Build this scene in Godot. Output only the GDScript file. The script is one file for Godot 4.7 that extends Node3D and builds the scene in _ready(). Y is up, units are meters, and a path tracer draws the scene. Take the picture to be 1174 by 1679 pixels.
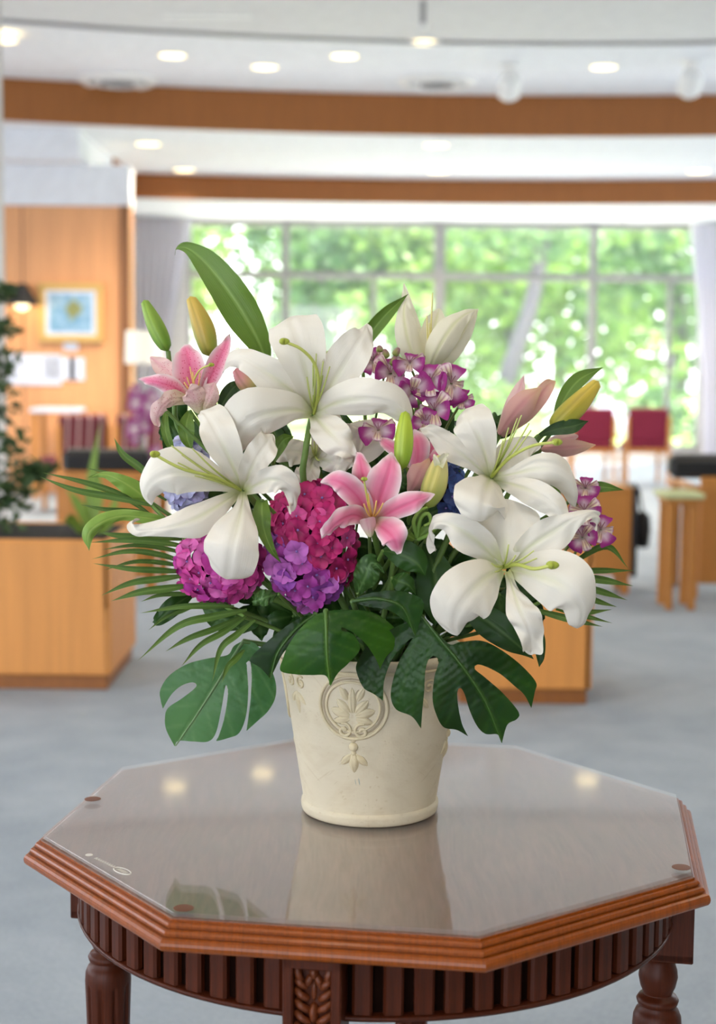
extends Node3D
# A flower arrangement on an octagonal table in a wide carpeted lobby with a garden behind glass.

const FPX := 2500.0
const D0 := 1.965
var cam: Camera3D
var names := {}
var org := Vector3.ZERO
var M := {}
var rng := RandomNumberGenerator.new()

# ---------------------------------------------------------------- helpers: nodes
func numbered(n: String) -> String:
	if not names.has(n):
		names[n] = 0
		return n
	names[n] += 1
	return "%s_%03d" % [n, names[n]]

func tag(o: Node, label := "", category := "", group := "", kind := "") -> Node:
	if label: o.set_meta("label", label)
	if category: o.set_meta("category", category)
	if group: o.set_meta("group", group)
	if kind: o.set_meta("kind", kind)
	return o

func thing(called: String, label: String, category: String, where := Vector3.ZERO, group := "") -> Node3D:
	var o := Node3D.new()
	o.name = numbered(called)
	add_child(o, true)
	o.position = where
	org = where
	tag(o, label, category, group)
	return o

func part(called: String, mesh: Mesh, m: Material, parent: Node = null, at := Vector3.ZERO) -> MeshInstance3D:
	var o := MeshInstance3D.new()
	o.mesh = mesh
	o.material_override = m
	o.position = at
	if parent == null:
		o.name = numbered(called)
		add_child(o, true)
	else:
		var k := 0
		var n := called
		while parent.has_node(NodePath(n)):
			k += 1
			n = "%s_%03d" % [called, k]
		o.name = n
		parent.add_child(o, true)
	return o

func struct(called: String, mesh: Mesh, m: Material, label: String, category: String, at := Vector3.ZERO) -> MeshInstance3D:
	var o := part(called, mesh, m, null, at)
	tag(o, label, category, "", "structure")
	return o

# ---------------------------------------------------------------- helpers: camera geometry
func at(px: float, py: float, depth: float) -> Vector3:
	return cam.transform * Vector3((px - 587.0) / FPX * depth, -(py - 839.5) / FPX * depth, -depth)

func P(px: float, py: float, z: float) -> Vector3:   # z: centimetres nearer than the middle of the pot
	return at(px, py, D0 - z * 0.01)

func on_y(px: float, py: float, y: float) -> Vector3:   # where the sight line meets a level plane
	var a := at(px, py, 1.0)
	var d := a - cam.position
	return cam.position + d * ((y - cam.position.y) / d.y)

func on_z(px: float, py: float, z: float) -> Vector3:
	var d := at(px, py, 1.0) - cam.position
	return cam.position + d * ((z - cam.position.z) / d.z)

# ---------------------------------------------------------------- helpers: meshes
func lin(hex: String) -> Color:
	return Color.html(hex).srgb_to_linear()

func mat(color: Color, rough := 0.6, opt := {}) -> StandardMaterial3D:
	var m := StandardMaterial3D.new()
	m.albedo_color = color
	m.roughness = rough
	for k in opt: m.set(k, opt[k])
	return m

func grid(pts: Array, uvs: Array, cols: Array, flip := false, wrap := false) -> ArrayMesh:
	var nr := pts.size()
	var nc: int = pts[0].size()
	var v := PackedVector3Array()
	var nn := PackedVector3Array()
	var uv := PackedVector2Array()
	var cl := PackedColorArray()
	var ix := PackedInt32Array()
	for i in nr:
		for j in nc:
			v.append(pts[i][j] - org)
			var i0 := maxi(i - 1, 0)
			var i1 := mini(i + 1, nr - 1)
			var j0 := maxi(j - 1, 0)
			var j1 := mini(j + 1, nc - 1)
			if wrap and j == 0: j0 = nc - 2
			if wrap and j == nc - 1: j1 = 1
			var t: Vector3 = pts[i1][j] - pts[i0][j]
			var s: Vector3 = pts[i][j1] - pts[i][j0]
			if s.length() < 1e-7: s = pts[i0][j1] - pts[i0][j0] + pts[i1][j1] - pts[i1][j0]
			var n := s.cross(t).normalized()
			nn.append(-n if flip else n)
			uv.append(uvs[i][j] if uvs else Vector2(float(j) / (nc - 1), float(i) / (nr - 1)))
			if cols: cl.append(cols[i][j])
	for i in nr - 1:
		for j in nc - 1:
			var a := i * nc + j
			if flip: ix.append_array([a, a + 1, a + nc, a + 1, a + nc + 1, a + nc])
			else: ix.append_array([a, a + nc, a + 1, a + 1, a + nc, a + nc + 1])
	var ar := []
	ar.resize(Mesh.ARRAY_MAX)
	ar[Mesh.ARRAY_VERTEX] = v
	ar[Mesh.ARRAY_NORMAL] = nn
	ar[Mesh.ARRAY_TEX_UV] = uv
	if cols: ar[Mesh.ARRAY_COLOR] = cl
	ar[Mesh.ARRAY_INDEX] = ix
	var m := ArrayMesh.new()
	m.add_surface_from_arrays(Mesh.PRIMITIVE_TRIANGLES, ar)
	return m

func sT() -> SurfaceTool:
	var st := SurfaceTool.new()
	st.begin(Mesh.PRIMITIVE_TRIANGLES)
	return st

func tri(st: SurfaceTool, a: Vector3, b: Vector3, c: Vector3, away: Vector3) -> void:
	var n := (b - a).cross(c - a)
	if n.length() < 1e-12: return
	n = n.normalized()
	if n.dot(away) < 0.0: n = -n
	else:
		var k := b
		b = c
		c = k
	for q in [a, b, c]:
		st.set_normal(n)
		st.set_uv(Vector2(q.x + q.z * 0.7, q.y))
		st.add_vertex(q)

func quad(st: SurfaceTool, a: Vector3, b: Vector3, c: Vector3, d: Vector3, away: Vector3) -> void:
	tri(st, a, b, c, away)
	tri(st, a, c, d, away)

func box_into(st: SurfaceTool, c: Vector3, size: Vector3, bev := 0.004, basis := Basis.IDENTITY) -> void:
	var h := size * 0.5
	bev = minf(bev, minf(h.x, minf(h.y, h.z)) * 0.9)
	var pt := func(s: Vector3, ax: int) -> Vector3:
		var q := Vector3(s.x * (h.x - bev), s.y * (h.y - bev), s.z * (h.z - bev))
		q[ax] = s[ax] * h[ax]
		return c + basis * q
	for ax in 3:
		var u := (ax + 1) % 3
		var w := (ax + 2) % 3
		for s in [-1.0, 1.0]:
			var q := []
			for k in [[-1.0, -1.0], [1.0, -1.0], [1.0, 1.0], [-1.0, 1.0]]:
				var g := Vector3.ZERO
				g[ax] = s
				g[u] = k[0]
				g[w] = k[1]
				q.append(pt.call(g, ax))
			var away := Vector3.ZERO
			away[ax] = s
			quad(st, q[0], q[1], q[2], q[3], basis * away)
			for s2 in [-1.0, 1.0]:
				var g1 := Vector3.ZERO
				g1[ax] = s
				g1[u] = s2
				g1[w] = -1.0
				var g2 := g1
				g2[w] = 1.0
				var aw := Vector3.ZERO
				aw[ax] = s
				aw[u] = s2
				quad(st, pt.call(g1, ax), pt.call(g2, ax), pt.call(g2, u), pt.call(g1, u), basis * aw)
	for sx in [-1.0, 1.0]:
		for sy in [-1.0, 1.0]:
			for sz in [-1.0, 1.0]:
				var g := Vector3(sx, sy, sz)
				tri(st, pt.call(g, 0), pt.call(g, 1), pt.call(g, 2), basis * g)

func box(size: Vector3, bev := 0.004) -> ArrayMesh:
	var st := sT()
	box_into(st, Vector3.ZERO, size, bev)
	return st.commit()

func boxes(list: Array, bev := 0.004) -> ArrayMesh:   # [[centre, size], ...] joined
	var st := sT()
	for b in list: box_into(st, b[0], b[1], bev)
	return st.commit()

func lathe(prof: Array, seg := 40, off := Vector3.ZERO) -> ArrayMesh:   # [[r, y], ...] from the bottom up
	var rows := []
	for p in prof:
		var r := PackedVector3Array()
		for j in seg + 1:
			var a := -TAU * (j % seg) / seg
			r.append(off + org + Vector3(p[0] * cos(a), p[1], p[0] * sin(a)))
		rows.append(r)
	return grid(rows, [], [], false, true)

func smooth_path(pts: Array, n: int) -> Array:
	if pts.size() < 3:
		var q := []
		for i in n + 1: q.append(pts[0].lerp(pts[-1], float(i) / n))
		return q
	var o := []
	for i in n + 1:
		var u := float(i) / n * (pts.size() - 1)
		var k := mini(int(u), pts.size() - 2)
		var f := u - k
		var a = pts[maxi(k - 1, 0)]
		var b = pts[k]
		var c = pts[k + 1]
		var d = pts[mini(k + 2, pts.size() - 1)]
		if k == 0: a = b * 2.0 - c
		if k + 2 > pts.size() - 1: d = c * 2.0 - b
		o.append(b.cubic_interpolate(c, a, d, f))
	return o

func tube(path: Array, r0: float, r1: float, seg := 8, col0 := Color.WHITE, col1 := Color.WHITE, cap := true) -> ArrayMesh:
	var rows := []
	var cols := []
	var side := Vector3.ZERO
	var n := path.size()
	for i in n:
		var t: Vector3 = (path[mini(i + 1, n - 1)] - path[maxi(i - 1, 0)]).normalized()
		if side == Vector3.ZERO:
			side = t.cross(Vector3(0.31, 0.17, 0.93)).normalized()
		side = (side - t * side.dot(t)).normalized()
		var up := t.cross(side)
		var r := lerpf(r0, r1, float(i) / maxf(1.0, n - 1))
		var reps := [[r, 0.0]]
		if cap and i == 0: reps = [[0.0001, -r * 0.5], [r * 0.75, -r * 0.35], [r, 0.0]]
		if cap and i == n - 1: reps = [[r, 0.0], [r * 0.75, r * 0.35], [0.0001, r * 0.5]]
		for q in reps:
			var row := PackedVector3Array()
			var rc := PackedColorArray()
			for j in seg + 1:
				var a := -TAU * (j % seg) / seg
				row.append(path[i] + t * q[1] + (side * cos(a) + up * sin(a)) * q[0])
				rc.append(col0.lerp(col1, float(i) / maxf(1.0, n - 1)))
			rows.append(row)
			cols.append(rc)
	return grid(rows, [], cols, true, true)

func join(list: Array) -> ArrayMesh:   # several meshes, or [mesh, Transform3D], into one
	var st := SurfaceTool.new()
	for m in list:
		if m is Array: st.append_from(m[0], 0, m[1])
		else: st.append_from(m, 0, Transform3D())
	return st.commit()

func slab(poly: PackedVector2Array, y0: float, y1: float) -> ArrayMesh:   # an outline in x and z, made solid
	var st := sT()
	var t := Geometry2D.triangulate_polygon(poly)
	for k in range(0, t.size(), 3):
		for e in [[y0, Vector3.DOWN], [y1, Vector3.UP]]:
			var q := []
			for i in 3: q.append(Vector3(poly[t[k + i]].x, e[0], poly[t[k + i]].y))
			tri(st, q[0], q[1], q[2], e[1])
	var turn := 1.0 if Geometry2D.is_polygon_clockwise(poly) else -1.0
	for i in poly.size():
		var a := poly[i]
		var b := poly[(i + 1) % poly.size()]
		var d := (b - a).orthogonal() * turn
		quad(st, Vector3(a.x, y0, a.y), Vector3(b.x, y0, b.y), Vector3(b.x, y1, b.y), Vector3(a.x, y1, a.y), -Vector3(d.x, 0, d.y))
	return st.commit()

# ---------------------------------------------------------------- helpers: petals and leaves
func tint(kind: String, s: float, t: float) -> Color:
	var a := absf(t)
	match kind:
		"white":
			var c := Color(0.79, 0.745, 0.65)
			var g := exp(-pow(t / 0.16, 2.0)) * clampf(1.0 - s / 0.5, 0.0, 1.0) * 0.55
			g = maxf(g, clampf(1.0 - s / 0.13, 0.0, 1.0) * 0.8)
			return c.lerp(Color(0.52, 0.58, 0.17), g)
		"cream":
			var c := Color(0.74, 0.70, 0.54)
			return c.lerp(Color(0.55, 0.58, 0.2), maxf(exp(-pow(t / 0.13, 2.0)) * 0.45, clampf(1.0 - s / 0.3, 0.0, 1.0) * 0.6))
		"pink":
			var k := clampf(1.15 - pow(a, 2.2) * 1.2, 0.0, 1.0) * smoothstep(1.02, 0.72, s)
			var c := Color(0.84, 0.70, 0.70).lerp(Color(0.78, 0.16, 0.31), k * 0.85)
			c = c.lerp(Color(0.70, 0.06, 0.20), exp(-pow(t / 0.14, 2.0)) * 0.55 * smoothstep(1.0, 0.5, s))
			return c.lerp(Color(0.80, 0.76, 0.42), clampf(1.0 - s / 0.16, 0.0, 1.0) * 0.8)
		"pale":   # the outside of a pink lily
			var c := Color(0.76, 0.53, 0.50).lerp(Color(0.72, 0.26, 0.35), exp(-pow(t / 0.3, 2.0)) * 0.55 * s)
			return c.lerp(Color(0.62, 0.66, 0.30), clampf(1.0 - s / 0.4, 0.0, 1.0) * 0.7)
		"peach":
			var c := Color(0.66, 0.37, 0.33).lerp(Color(0.55, 0.20, 0.24), exp(-pow(t / 0.25, 2.0)) * 0.5)
			return c.lerp(Color(0.70, 0.55, 0.15), clampf(s * 1.6 - 0.9, 0.0, 1.0) * 0.5)
		"mauve":
			var c := Color(0.82, 0.66, 0.76).lerp(Color(0.34, 0.035, 0.22), smoothstep(0.26, 0.74, s + 0.25 * a))
			return c.lerp(Color(0.75, 0.62, 0.35), clampf(1.0 - s / 0.25, 0.0, 1.0) * 0.6)
		"streak":
			var c := Color(0.80, 0.66, 0.68)
			var k := smoothstep(0.5, 0.9, sin(t * 17.0 + s * 3.0) * 0.5 + 0.5) * smoothstep(0.15, 0.3, s) * smoothstep(0.9, 0.6, s)
			c = c.lerp(Color(0.72, 0.60, 0.22), exp(-pow((s - 0.4) / 0.2, 2.0)) * 0.6)
			return c.lerp(Color(0.34, 0.03, 0.18), maxf(k * 0.7, smoothstep(0.72, 0.95, s) * 0.9))
		"leaf":
			var c := Color(0.095, 0.185, 0.015)
			return c.lerp(Color(0.24, 0.38, 0.08), exp(-pow(t / 0.06, 2.0)) * 0.6 + 0.2 * (1.0 - s))
		"bright":
			var c := Color(0.20, 0.34, 0.05)
			return c.lerp(Color(0.40, 0.50, 0.12), exp(-pow(t / 0.08, 2.0)) * 0.5 + smoothstep(0.8, 1.0, a) * 0.35)
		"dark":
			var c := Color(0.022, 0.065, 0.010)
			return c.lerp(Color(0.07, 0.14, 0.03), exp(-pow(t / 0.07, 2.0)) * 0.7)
		"palm":
			var c := Color(0.075, 0.155, 0.018)
			return c.lerp(Color(0.24, 0.34, 0.08), smoothstep(0.55, 1.0, s) * 0.4 + exp(-pow(t / 0.1, 2.0)) * 0.3)
		"serrate":
			var c := Color(0.040, 0.100, 0.022)
			return c.lerp(Color(0.16, 0.28, 0.09), maxf(exp(-pow(t / 0.05, 2.0)), smoothstep(0.86, 1.0, sin((s * 1.0 - a * 0.32) * 46.0))) * 0.6)
	return Color.WHITE

# F = [left, top, scale, depth]: the frame that the stations are measured in.
# station = [x, y, z cm, half width left, half width right, lift of the edges cm, twist in degrees]
func blade(F: Array, stn: Array, kind: String, ruf := 0.0, seed_ := 0.0, ns := 26, nt := 14, tipround := 0.8) -> ArrayMesh:
	var mid := []
	var wid := []
	var ext := []
	for q in stn:
		var z: float = F[3] + q[2]
		var k = (D0 - z * 0.01) / FPX / F[2]
		mid.append(P(F[0] + q[0] / F[2], F[1] + q[1] / F[2], z))
		wid.append(Vector3(q[3] * k, q[4] * k, (q[5] if q.size() > 5 else 0.0) * 0.01))
		ext.append(Vector3(q[6] if q.size() > 6 else 0.0, 0, 0))
	var nn := stn.size() - 1
	var us := []
	for i in ns + 1:
		var x := float(i) / ns
		us.append((1.0 - pow(1.0 - x, 1.35)) * nn)
	var fine: Array = smooth_path(mid, 24 * nn)
	var finew: Array = smooth_path(wid, 24 * nn)
	var finee: Array = smooth_path(ext, 24 * nn)
	var get_at := func(arr: Array, u: float) -> Vector3:
		var x := clampf(u * 24.0, 0.0, arr.size() - 1.0)
		var k := mini(int(x), arr.size() - 2)
		return arr[k].lerp(arr[k + 1], x - k)
	var rows := []
	var cols := []
	var side := Vector3.ZERO
	for i in ns + 1:
		var u: float = us[i]
		var s := u / nn
		var c: Vector3 = get_at.call(fine, u)
		var t: Vector3 = ((get_at.call(fine, u + 0.06) as Vector3) - (get_at.call(fine, u - 0.06) as Vector3)).normalized()
		var see := (cam.position - c).normalized()
		if side == Vector3.ZERO:
			side = t.cross(see).normalized()
		side = (side - t * side.dot(t)).normalized()
		var nrm := side.cross(t).normalized()
		var tw: float = deg_to_rad((get_at.call(finee, u) as Vector3).x)
		var sd := side.rotated(t, tw)
		var nm := nrm.rotated(t, tw)
		var w: Vector3 = get_at.call(finew, u)
		var q := clampf((u - (nn - tipround)) / tipround, 0.0, 1.0)
		var rnd := sqrt(maxf(0.0, 1.0 - q * q))
		var row := PackedVector3Array()
		var rc := PackedColorArray()
		for j in nt + 1:
			var x := float(j) / nt * 2.0 - 1.0
			var a := absf(x)
			var ww := maxf(w.x if x < 0.0 else w.y, 0.0) * rnd
			var lift := w.z * pow(a, 1.8) * rnd
			lift -= (0.075 * exp(-pow(x / 0.10, 2.0)) - 0.035 * exp(-pow((a - 0.26) / 0.10, 2.0))) * ww * (1.0 - s * 0.5)
			lift += ruf * 0.01 * sin(s * 15.0 + (2.1 if x > 0.0 else 0.0) + seed_ * 1.7) * a * a * smoothstep(0.1, 0.6, s) * rnd
			lift += ruf * 0.004 * sin(s * 31.0 + x * 4.0 + seed_) * a * rnd
			row.append(c + sd * x * ww + nm * lift)
			rc.append(tint(kind, s, x))
		rows.append(row)
		cols.append(rc)
	return grid(rows, [], cols)

func spindle(F: Array, a: Array, b: Array, hw: float, base: Color, tip: Color, stripe: Color, ridges := 3, blunt := 0.55, bend := 0.0) -> ArrayMesh:
	var pa := P(F[0] + a[0] / F[2], F[1] + a[1] / F[2], F[3] + a[2])
	var pb := P(F[0] + b[0] / F[2], F[1] + b[1] / F[2], F[3] + b[2])
	var t := (pb - pa).normalized()
	var side := t.cross((cam.position - pa).normalized()).normalized()
	var up := side.cross(t)
	var r = hw * (D0 - F[3] * 0.01) / FPX / F[2]
	var rows := []
	var cols := []
	for i in 25:
		var s := i / 24.0
		var w = r * (0.16 + 0.84 * pow(sin(PI * pow(s, blunt + 0.15) * 0.93 + 0.02), 0.8)) * (1.0 if s < 0.97 else 0.45) * smoothstep(-0.02, 0.08, s)
		if i == 24: w = 0.00005
		var row := PackedVector3Array()
		var rc := PackedColorArray()
		for j in 31:
			var an := -TAU * (j % 30) / 30.0
			var k := 1.0 + 0.12 * cos(an * ridges + 0.6) * sin(PI * s) - 0.12 * exp(-pow(sin((an * ridges + 0.6) * 0.5) / 0.22, 2.0)) * sin(PI * s)
			row.append(pa.lerp(pb, s) + side * bend * r * sin(PI * s) + (side * cos(an) + up * sin(an)) * w * k)
			rc.append(base.lerp(tip, smoothstep(0.1, 0.9, s)).lerp(stripe, (0.5 + 0.5 * cos(an * ridges + 0.6)) * 0.5 * sin(PI * s)) * Color(1, 1, 1).lerp(Color(0.55, 0.62, 0.4), exp(-pow(sin((an * ridges + 0.6) * 0.5) / 0.25, 2.0)) * 0.7))
		rows.append(row)
		cols.append(rc)
	return grid(rows, [], cols, true, true)

func cord(F: Array, pts: Array, r0: float, r1: float, c0: Color, c1: Color, n := 18, seg := 8) -> ArrayMesh:
	var q := []
	for p in pts: q.append(P(F[0] + p[0] / F[2], F[1] + p[1] / F[2], F[3] + p[2]))
	return tube(smooth_path(q, n), r0, r1, seg, c0, c1)

func knob(F: Array, p: Array, r: float, c: Color, squash := 0.8) -> ArrayMesh:   # the three-lobed end of a pistil
	var o := P(F[0] + p[0] / F[2], F[1] + p[1] / F[2], F[3] + p[2])
	var rows := []
	var cols := []
	for i in 13:
		var e := -PI / 2 + PI * i / 12.0
		var row := PackedVector3Array()
		var rc := PackedColorArray()
		for j in 25:
			var an := -TAU * (j % 24) / 24.0
			var k := r * (1.0 + 0.42 * cos(an * 3.0 + 0.5)) * cos(e)
			row.append(o + Vector3(k * cos(an), r * squash * sin(e), k * sin(an)))
			rc.append(c)
		rows.append(row)
		cols.append(rc)
	return grid(rows, [], cols, false, true)

# a leaf cut out along an outline: interior points, folded along the midrib
func cut_leaf(F: Array, outline: Array, rib: Array, fold: float, curl: float, kind: Array, step := 4.5) -> ArrayMesh:
	var o := []
	for q in outline: o.append([Vector2(F[0] + q[0] / F[2], F[1] + q[1] / F[2]), q.size() > 2])
	var rb := []
	for q in rib: rb.append(Vector3(F[0] + q[0] / F[2], F[1] + q[1] / F[2], F[3] + q[2]))
	var ribs: Array = smooth_path(rb, 24)
	var poly := PackedVector2Array()
	var n := o.size()
	for i in n:
		var p0: Vector2 = o[(i + n - 1) % n][0]
		var p1: Vector2 = o[i][0]
		var p2: Vector2 = o[(i + 1) % n][0]
		var p3: Vector2 = o[(i + 2) % n][0]
		if o[i][1]: p0 = p1 * 2.0 - p2
		if o[(i + 1) % n][1]: p3 = p2 * 2.0 - p1
		var m := maxi(1, int(p1.distance_to(p2) / step * 1.4))
		for k in m: poly.append(p1.cubic_interpolate(p2, p0, p3, float(k) / m))
	var lo := poly[0]
	var hi := poly[0]
	for p in poly:
		lo = lo.min(p)
		hi = hi.max(p)
	var pts := PackedVector2Array(poly)
	var y := lo.y + step * 0.5
	var r := 0
	while y < hi.y:
		var x := lo.x + (step * 0.5 if r % 2 else 0.0)
		while x < hi.x:
			if Geometry2D.is_point_in_polygon(Vector2(x, y), poly):
				pts.append(Vector2(x + sin(x * 9.1 + y * 3.3) * step * 0.12, y + sin(x * 5.3 - y * 7.1) * step * 0.12))
			x += step
		y += step * 0.87
		r += 1
	var tris := Geometry2D.triangulate_delaunay(pts)
	var v := PackedVector3Array()
	var cl := PackedColorArray()
	var uv := PackedVector2Array()
	for p in pts:
		var best := 1e9
		var bk := 0
		for k in ribs.size():
			var d := Vector2(ribs[k].x, ribs[k].y).distance_squared_to(p)
			if d < best:
				best = d
				bk = k
		var g: Vector3 = ribs[bk]
		var h: Vector3 = ribs[mini(bk + 1, ribs.size() - 1)]
		if bk == ribs.size() - 1: g = ribs[bk - 1]
		var dir := Vector2(h.x - g.x, h.y - g.y).normalized()
		var sd := dir.cross(p - Vector2(g.x, g.y))
		var d1 := absf(sd)
		var along := (p - Vector2(ribs[bk].x, ribs[bk].y)).dot(dir)
		var run := bk + clampf(along / maxf(1.0, Vector2(h.x - g.x, h.y - g.y).length()), -1.0, 1.0)
		var vein := absf(fposmod(run - d1 * 0.085, 4.0) - 2.0)
		var vg := exp(-pow((2.0 - vein) / 0.35, 2.0)) * smoothstep(2.0, 14.0, d1)
		var rg := exp(-pow(d1 / 2.6, 2.0))
		var z: float = ribs[bk].z + fold * d1 * 0.05 + curl * d1 * d1 * 0.0006 - along * 0.02 - 0.022 * vg - 0.16 * rg + 0.04 * sin(bk * 0.8 + d1 * 0.03 + F[3])
		v.append(P(p.x, p.y, z) - org)
		var c: Color = (kind[0] as Color).lerp(kind[1], 0.35 + 0.3 * sin(p.x * 0.03 + p.y * 0.014 + F[3]))
		cl.append(c.lerp(kind[2], maxf(rg * 0.75, vg * 0.16)))
		uv.append(p * 0.01)
	var st := sT()
	for k in range(0, tris.size(), 3):
		var c := (pts[tris[k]] + pts[tris[k + 1]] + pts[tris[k + 2]]) / 3.0
		if not Geometry2D.is_point_in_polygon(c, poly): continue
		var a := tris[k]
		var b := tris[k + 1]
		var d := tris[k + 2]
		if (pts[b] - pts[a]).cross(pts[d] - pts[a]) < 0.0:
			var e := b
			b = d
			d = e
		for i in [a, b, d]:
			st.set_color(cl[i])
			st.set_uv(uv[i])
			st.add_vertex(v[i])
	st.index()
	st.generate_normals()
	return st.commit()

# ---------------------------------------------------------------- helpers: textures
func noise_image(w: int, h: int, f: Callable, as_float := false) -> ImageTexture:
	var im := Image.create(w, h, false, Image.FORMAT_RGB8)
	for y in h:
		for x in w: im.set_pixel(x, y, f.call(float(x) / w, float(y) / h))
	return ImageTexture.create_from_image(im)

func fnl(freq: float, seed_: int, oct := 3) -> FastNoiseLite:
	var n := FastNoiseLite.new()
	n.seed = seed_
	n.frequency = freq
	n.noise_type = FastNoiseLite.TYPE_SIMPLEX_SMOOTH
	n.fractal_octaves = oct
	return n

func make_materials() -> void:
	var n1 := fnl(1.0, 3)
	var n2 := fnl(1.0, 11, 4)
	var loop := func(n: FastNoiseLite, x: float, y: float, sx: float, sy: float) -> float:   # noise that repeats over the unit square
		return n.get_noise_3d(cos(x * TAU) * sx + 7.0 * cos(y * TAU) * sy * 0.14, sin(x * TAU) * sx, sin(y * TAU) * sy) * 0.5 + 0.5
	var petal_lines := noise_image(256, 64, func(u, v):
		var k: float = 0.5 + 0.35 * n1.get_noise_2d(u * 46.0, v * 1.5) + 0.2 * n1.get_noise_2d(u * 14.0 + 9.0, v * 1.0)
		return Color(k, k, k))
	var leaf_lines := noise_image(256, 64, func(u, v):
		var k: float = 0.5 + 0.4 * sin(u * TAU * 18.0) * 0.5 + 0.2 * n1.get_noise_2d(u * 30.0, v * 3.0)
		return Color(k, k, k))
	var plant := {"vertex_color_use_as_albedo": true, "cull_mode": BaseMaterial3D.CULL_DISABLED, "backlight_enabled": true}
	var petal := plant.duplicate()
	petal.merge({"backlight": Color(0.5, 0.5, 0.48), "heightmap_enabled": true, "heightmap_texture": petal_lines, "heightmap_scale": 0.022, "metallic_specular": 0.35})
	M.petal = mat(Color.WHITE, 0.55, petal)
	var spots := noise_image(128, 256, func(u, v):
		var c := Color.WHITE
		if v > 0.12 and v < 0.62 and u > 0.14 and u < 0.86:
			var gx: float = floor(u * 15.0)
			var gy: float = floor(v * 34.0)
			var jx := fposmod(sin(gx * 12.9 + gy * 78.2) * 43758.5, 1.0)
			var jy := fposmod(sin(gx * 39.3 + gy * 11.1) * 24634.6, 1.0)
			var d := Vector2(u * 15.0 - gx - 0.3 - jx * 0.4, (v * 34.0 - gy - 0.3 - jy * 0.4))
			if jx + jy < 0.8 and d.length() < 0.22: c = Color(0.86, 0.52, 0.60)
		return c)
	var pp := petal.duplicate()
	pp.albedo_texture = spots
	M.pink_petal = mat(Color.WHITE, 0.5, pp)
	var lf := plant.duplicate()
	lf.merge({"backlight": Color(0.28, 0.30, 0.2), "heightmap_enabled": true, "heightmap_texture": leaf_lines, "heightmap_scale": 0.03})
	M.leaf = mat(Color.WHITE, 0.42, lf)
	var gl := plant.duplicate()
	gl.merge({"backlight": Color(0.10, 0.11, 0.06), "metallic_specular": 0.36})
	M.glossy_leaf = mat(Color.WHITE, 0.42, gl)
	M.stem = mat(Color.WHITE, 0.5, {"vertex_color_use_as_albedo": true})
	M.bud = mat(Color.WHITE, 0.45, {"vertex_color_use_as_albedo": true, "heightmap_enabled": true, "heightmap_texture": petal_lines, "heightmap_scale": 0.04})
	# woods
	var grain := noise_image(256, 512, func(u, v):
		var k: float = loop.call(n1, u, v, 3.4, 0.6)
		var l: float = loop.call(n2, u, v, 14.0, 0.9)
		var g := clampf(0.93 + 0.08 * (k - 0.5) + 0.12 * (l - 0.5), 0.3, 1.0)
		return Color(g, g, g))
	var grain2 := noise_image(256, 512, func(u, v):
		var k: float = loop.call(n1, u, v, 3.4, 0.6)
		var l: float = loop.call(n2, u, v, 14.0, 0.9)
		var g := clampf(0.86 + 0.24 * (k - 0.5) + 0.36 * (l - 0.5), 0.3, 1.0)
		return Color(g, g, g))
	var wood := func(hex: String, rough: float, scale := 2.0, extra := {}) -> StandardMaterial3D:
		var m := mat(Color.html(hex), rough, {"albedo_texture": grain2 if scale > 2.5 else grain, "uv1_triplanar": true, "uv1_scale": Vector3(scale, scale * 0.5, scale)})
		for k in extra: m.set(k, extra[k])
		return m
	M.orange_wood = wood.call("f0a252", 0.5, 0.45)
	M.beam_wood = wood.call("a4642a", 0.5, 0.8)
	M.panel_wood = wood.call("f4b078", 0.5, 0.3)
	M.dark_panel = wood.call("8a5a34", 0.5, 0.8)
	M.oak = wood.call("d28c40", 0.5, 2.0)
	M.moulding = wood.call("9c4c0c", 0.36, 5.0, {"metallic_specular": 0.35, "clearcoat_enabled": true, "clearcoat": 0.3, "clearcoat_roughness": 0.15})
	M.mahogany = wood.call("55240f", 0.42, 5.0, {"metallic_specular": 0.32})
	M.carved = wood.call("74381a", 0.40, 5.0, {"metallic_specular": 0.4})
	M.table_wood = wood.call("8a6152", 0.35, 3.0)
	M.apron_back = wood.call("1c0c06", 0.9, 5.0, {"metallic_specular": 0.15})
	# pot
	var pot := noise_image(512, 512, func(u, v):
		var a: float = loop.call(n1, u, v, 1.2, 1.2)
		var b: float = loop.call(n2, u, v, 5.0, 5.0)
		var d: float = loop.call(n2, v, u, 11.0, 2.0)
		var c := Color(0.93, 0.895, 0.80).lerp(Color(0.80, 0.73, 0.60), smoothstep(0.5, 0.85, a) * 0.3)
		c = c.lerp(Color(0.58, 0.46, 0.28), smoothstep(0.70, 0.82, b) * 0.22)
		return c.lerp(Color(0.97, 0.94, 0.87), smoothstep(0.5, 0.9, d) * 0.4))
	var rough_map := noise_image(256, 256, func(u, v):
		var k: float = 0.5 + 0.5 * (loop.call(n2, u, v, 9.0, 9.0) - 0.5) + 0.25 * (loop.call(n2, v, u, 2.0, 20.0) - 0.5)
		return Color(k, k, k))
	M.pot = mat(Color(0.87, 0.855, 0.83), 0.75, {"albedo_texture": pot, "uv1_triplanar": true, "uv1_scale": Vector3(4, 4, 4), "heightmap_enabled": true, "heightmap_texture": rough_map, "heightmap_scale": 0.06})
	M.relief = mat(Color(0.86, 0.835, 0.77), 0.7, {"albedo_texture": pot, "uv1_triplanar": true, "uv1_scale": Vector3(9, 9, 9)})
	M.antique = mat(Color.html("a3957c"), 0.85)
	M.verdigris = mat(Color.html("8f9a92"), 0.8)
	M.soil = mat(Color.html("1d1a16"), 0.95)
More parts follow.
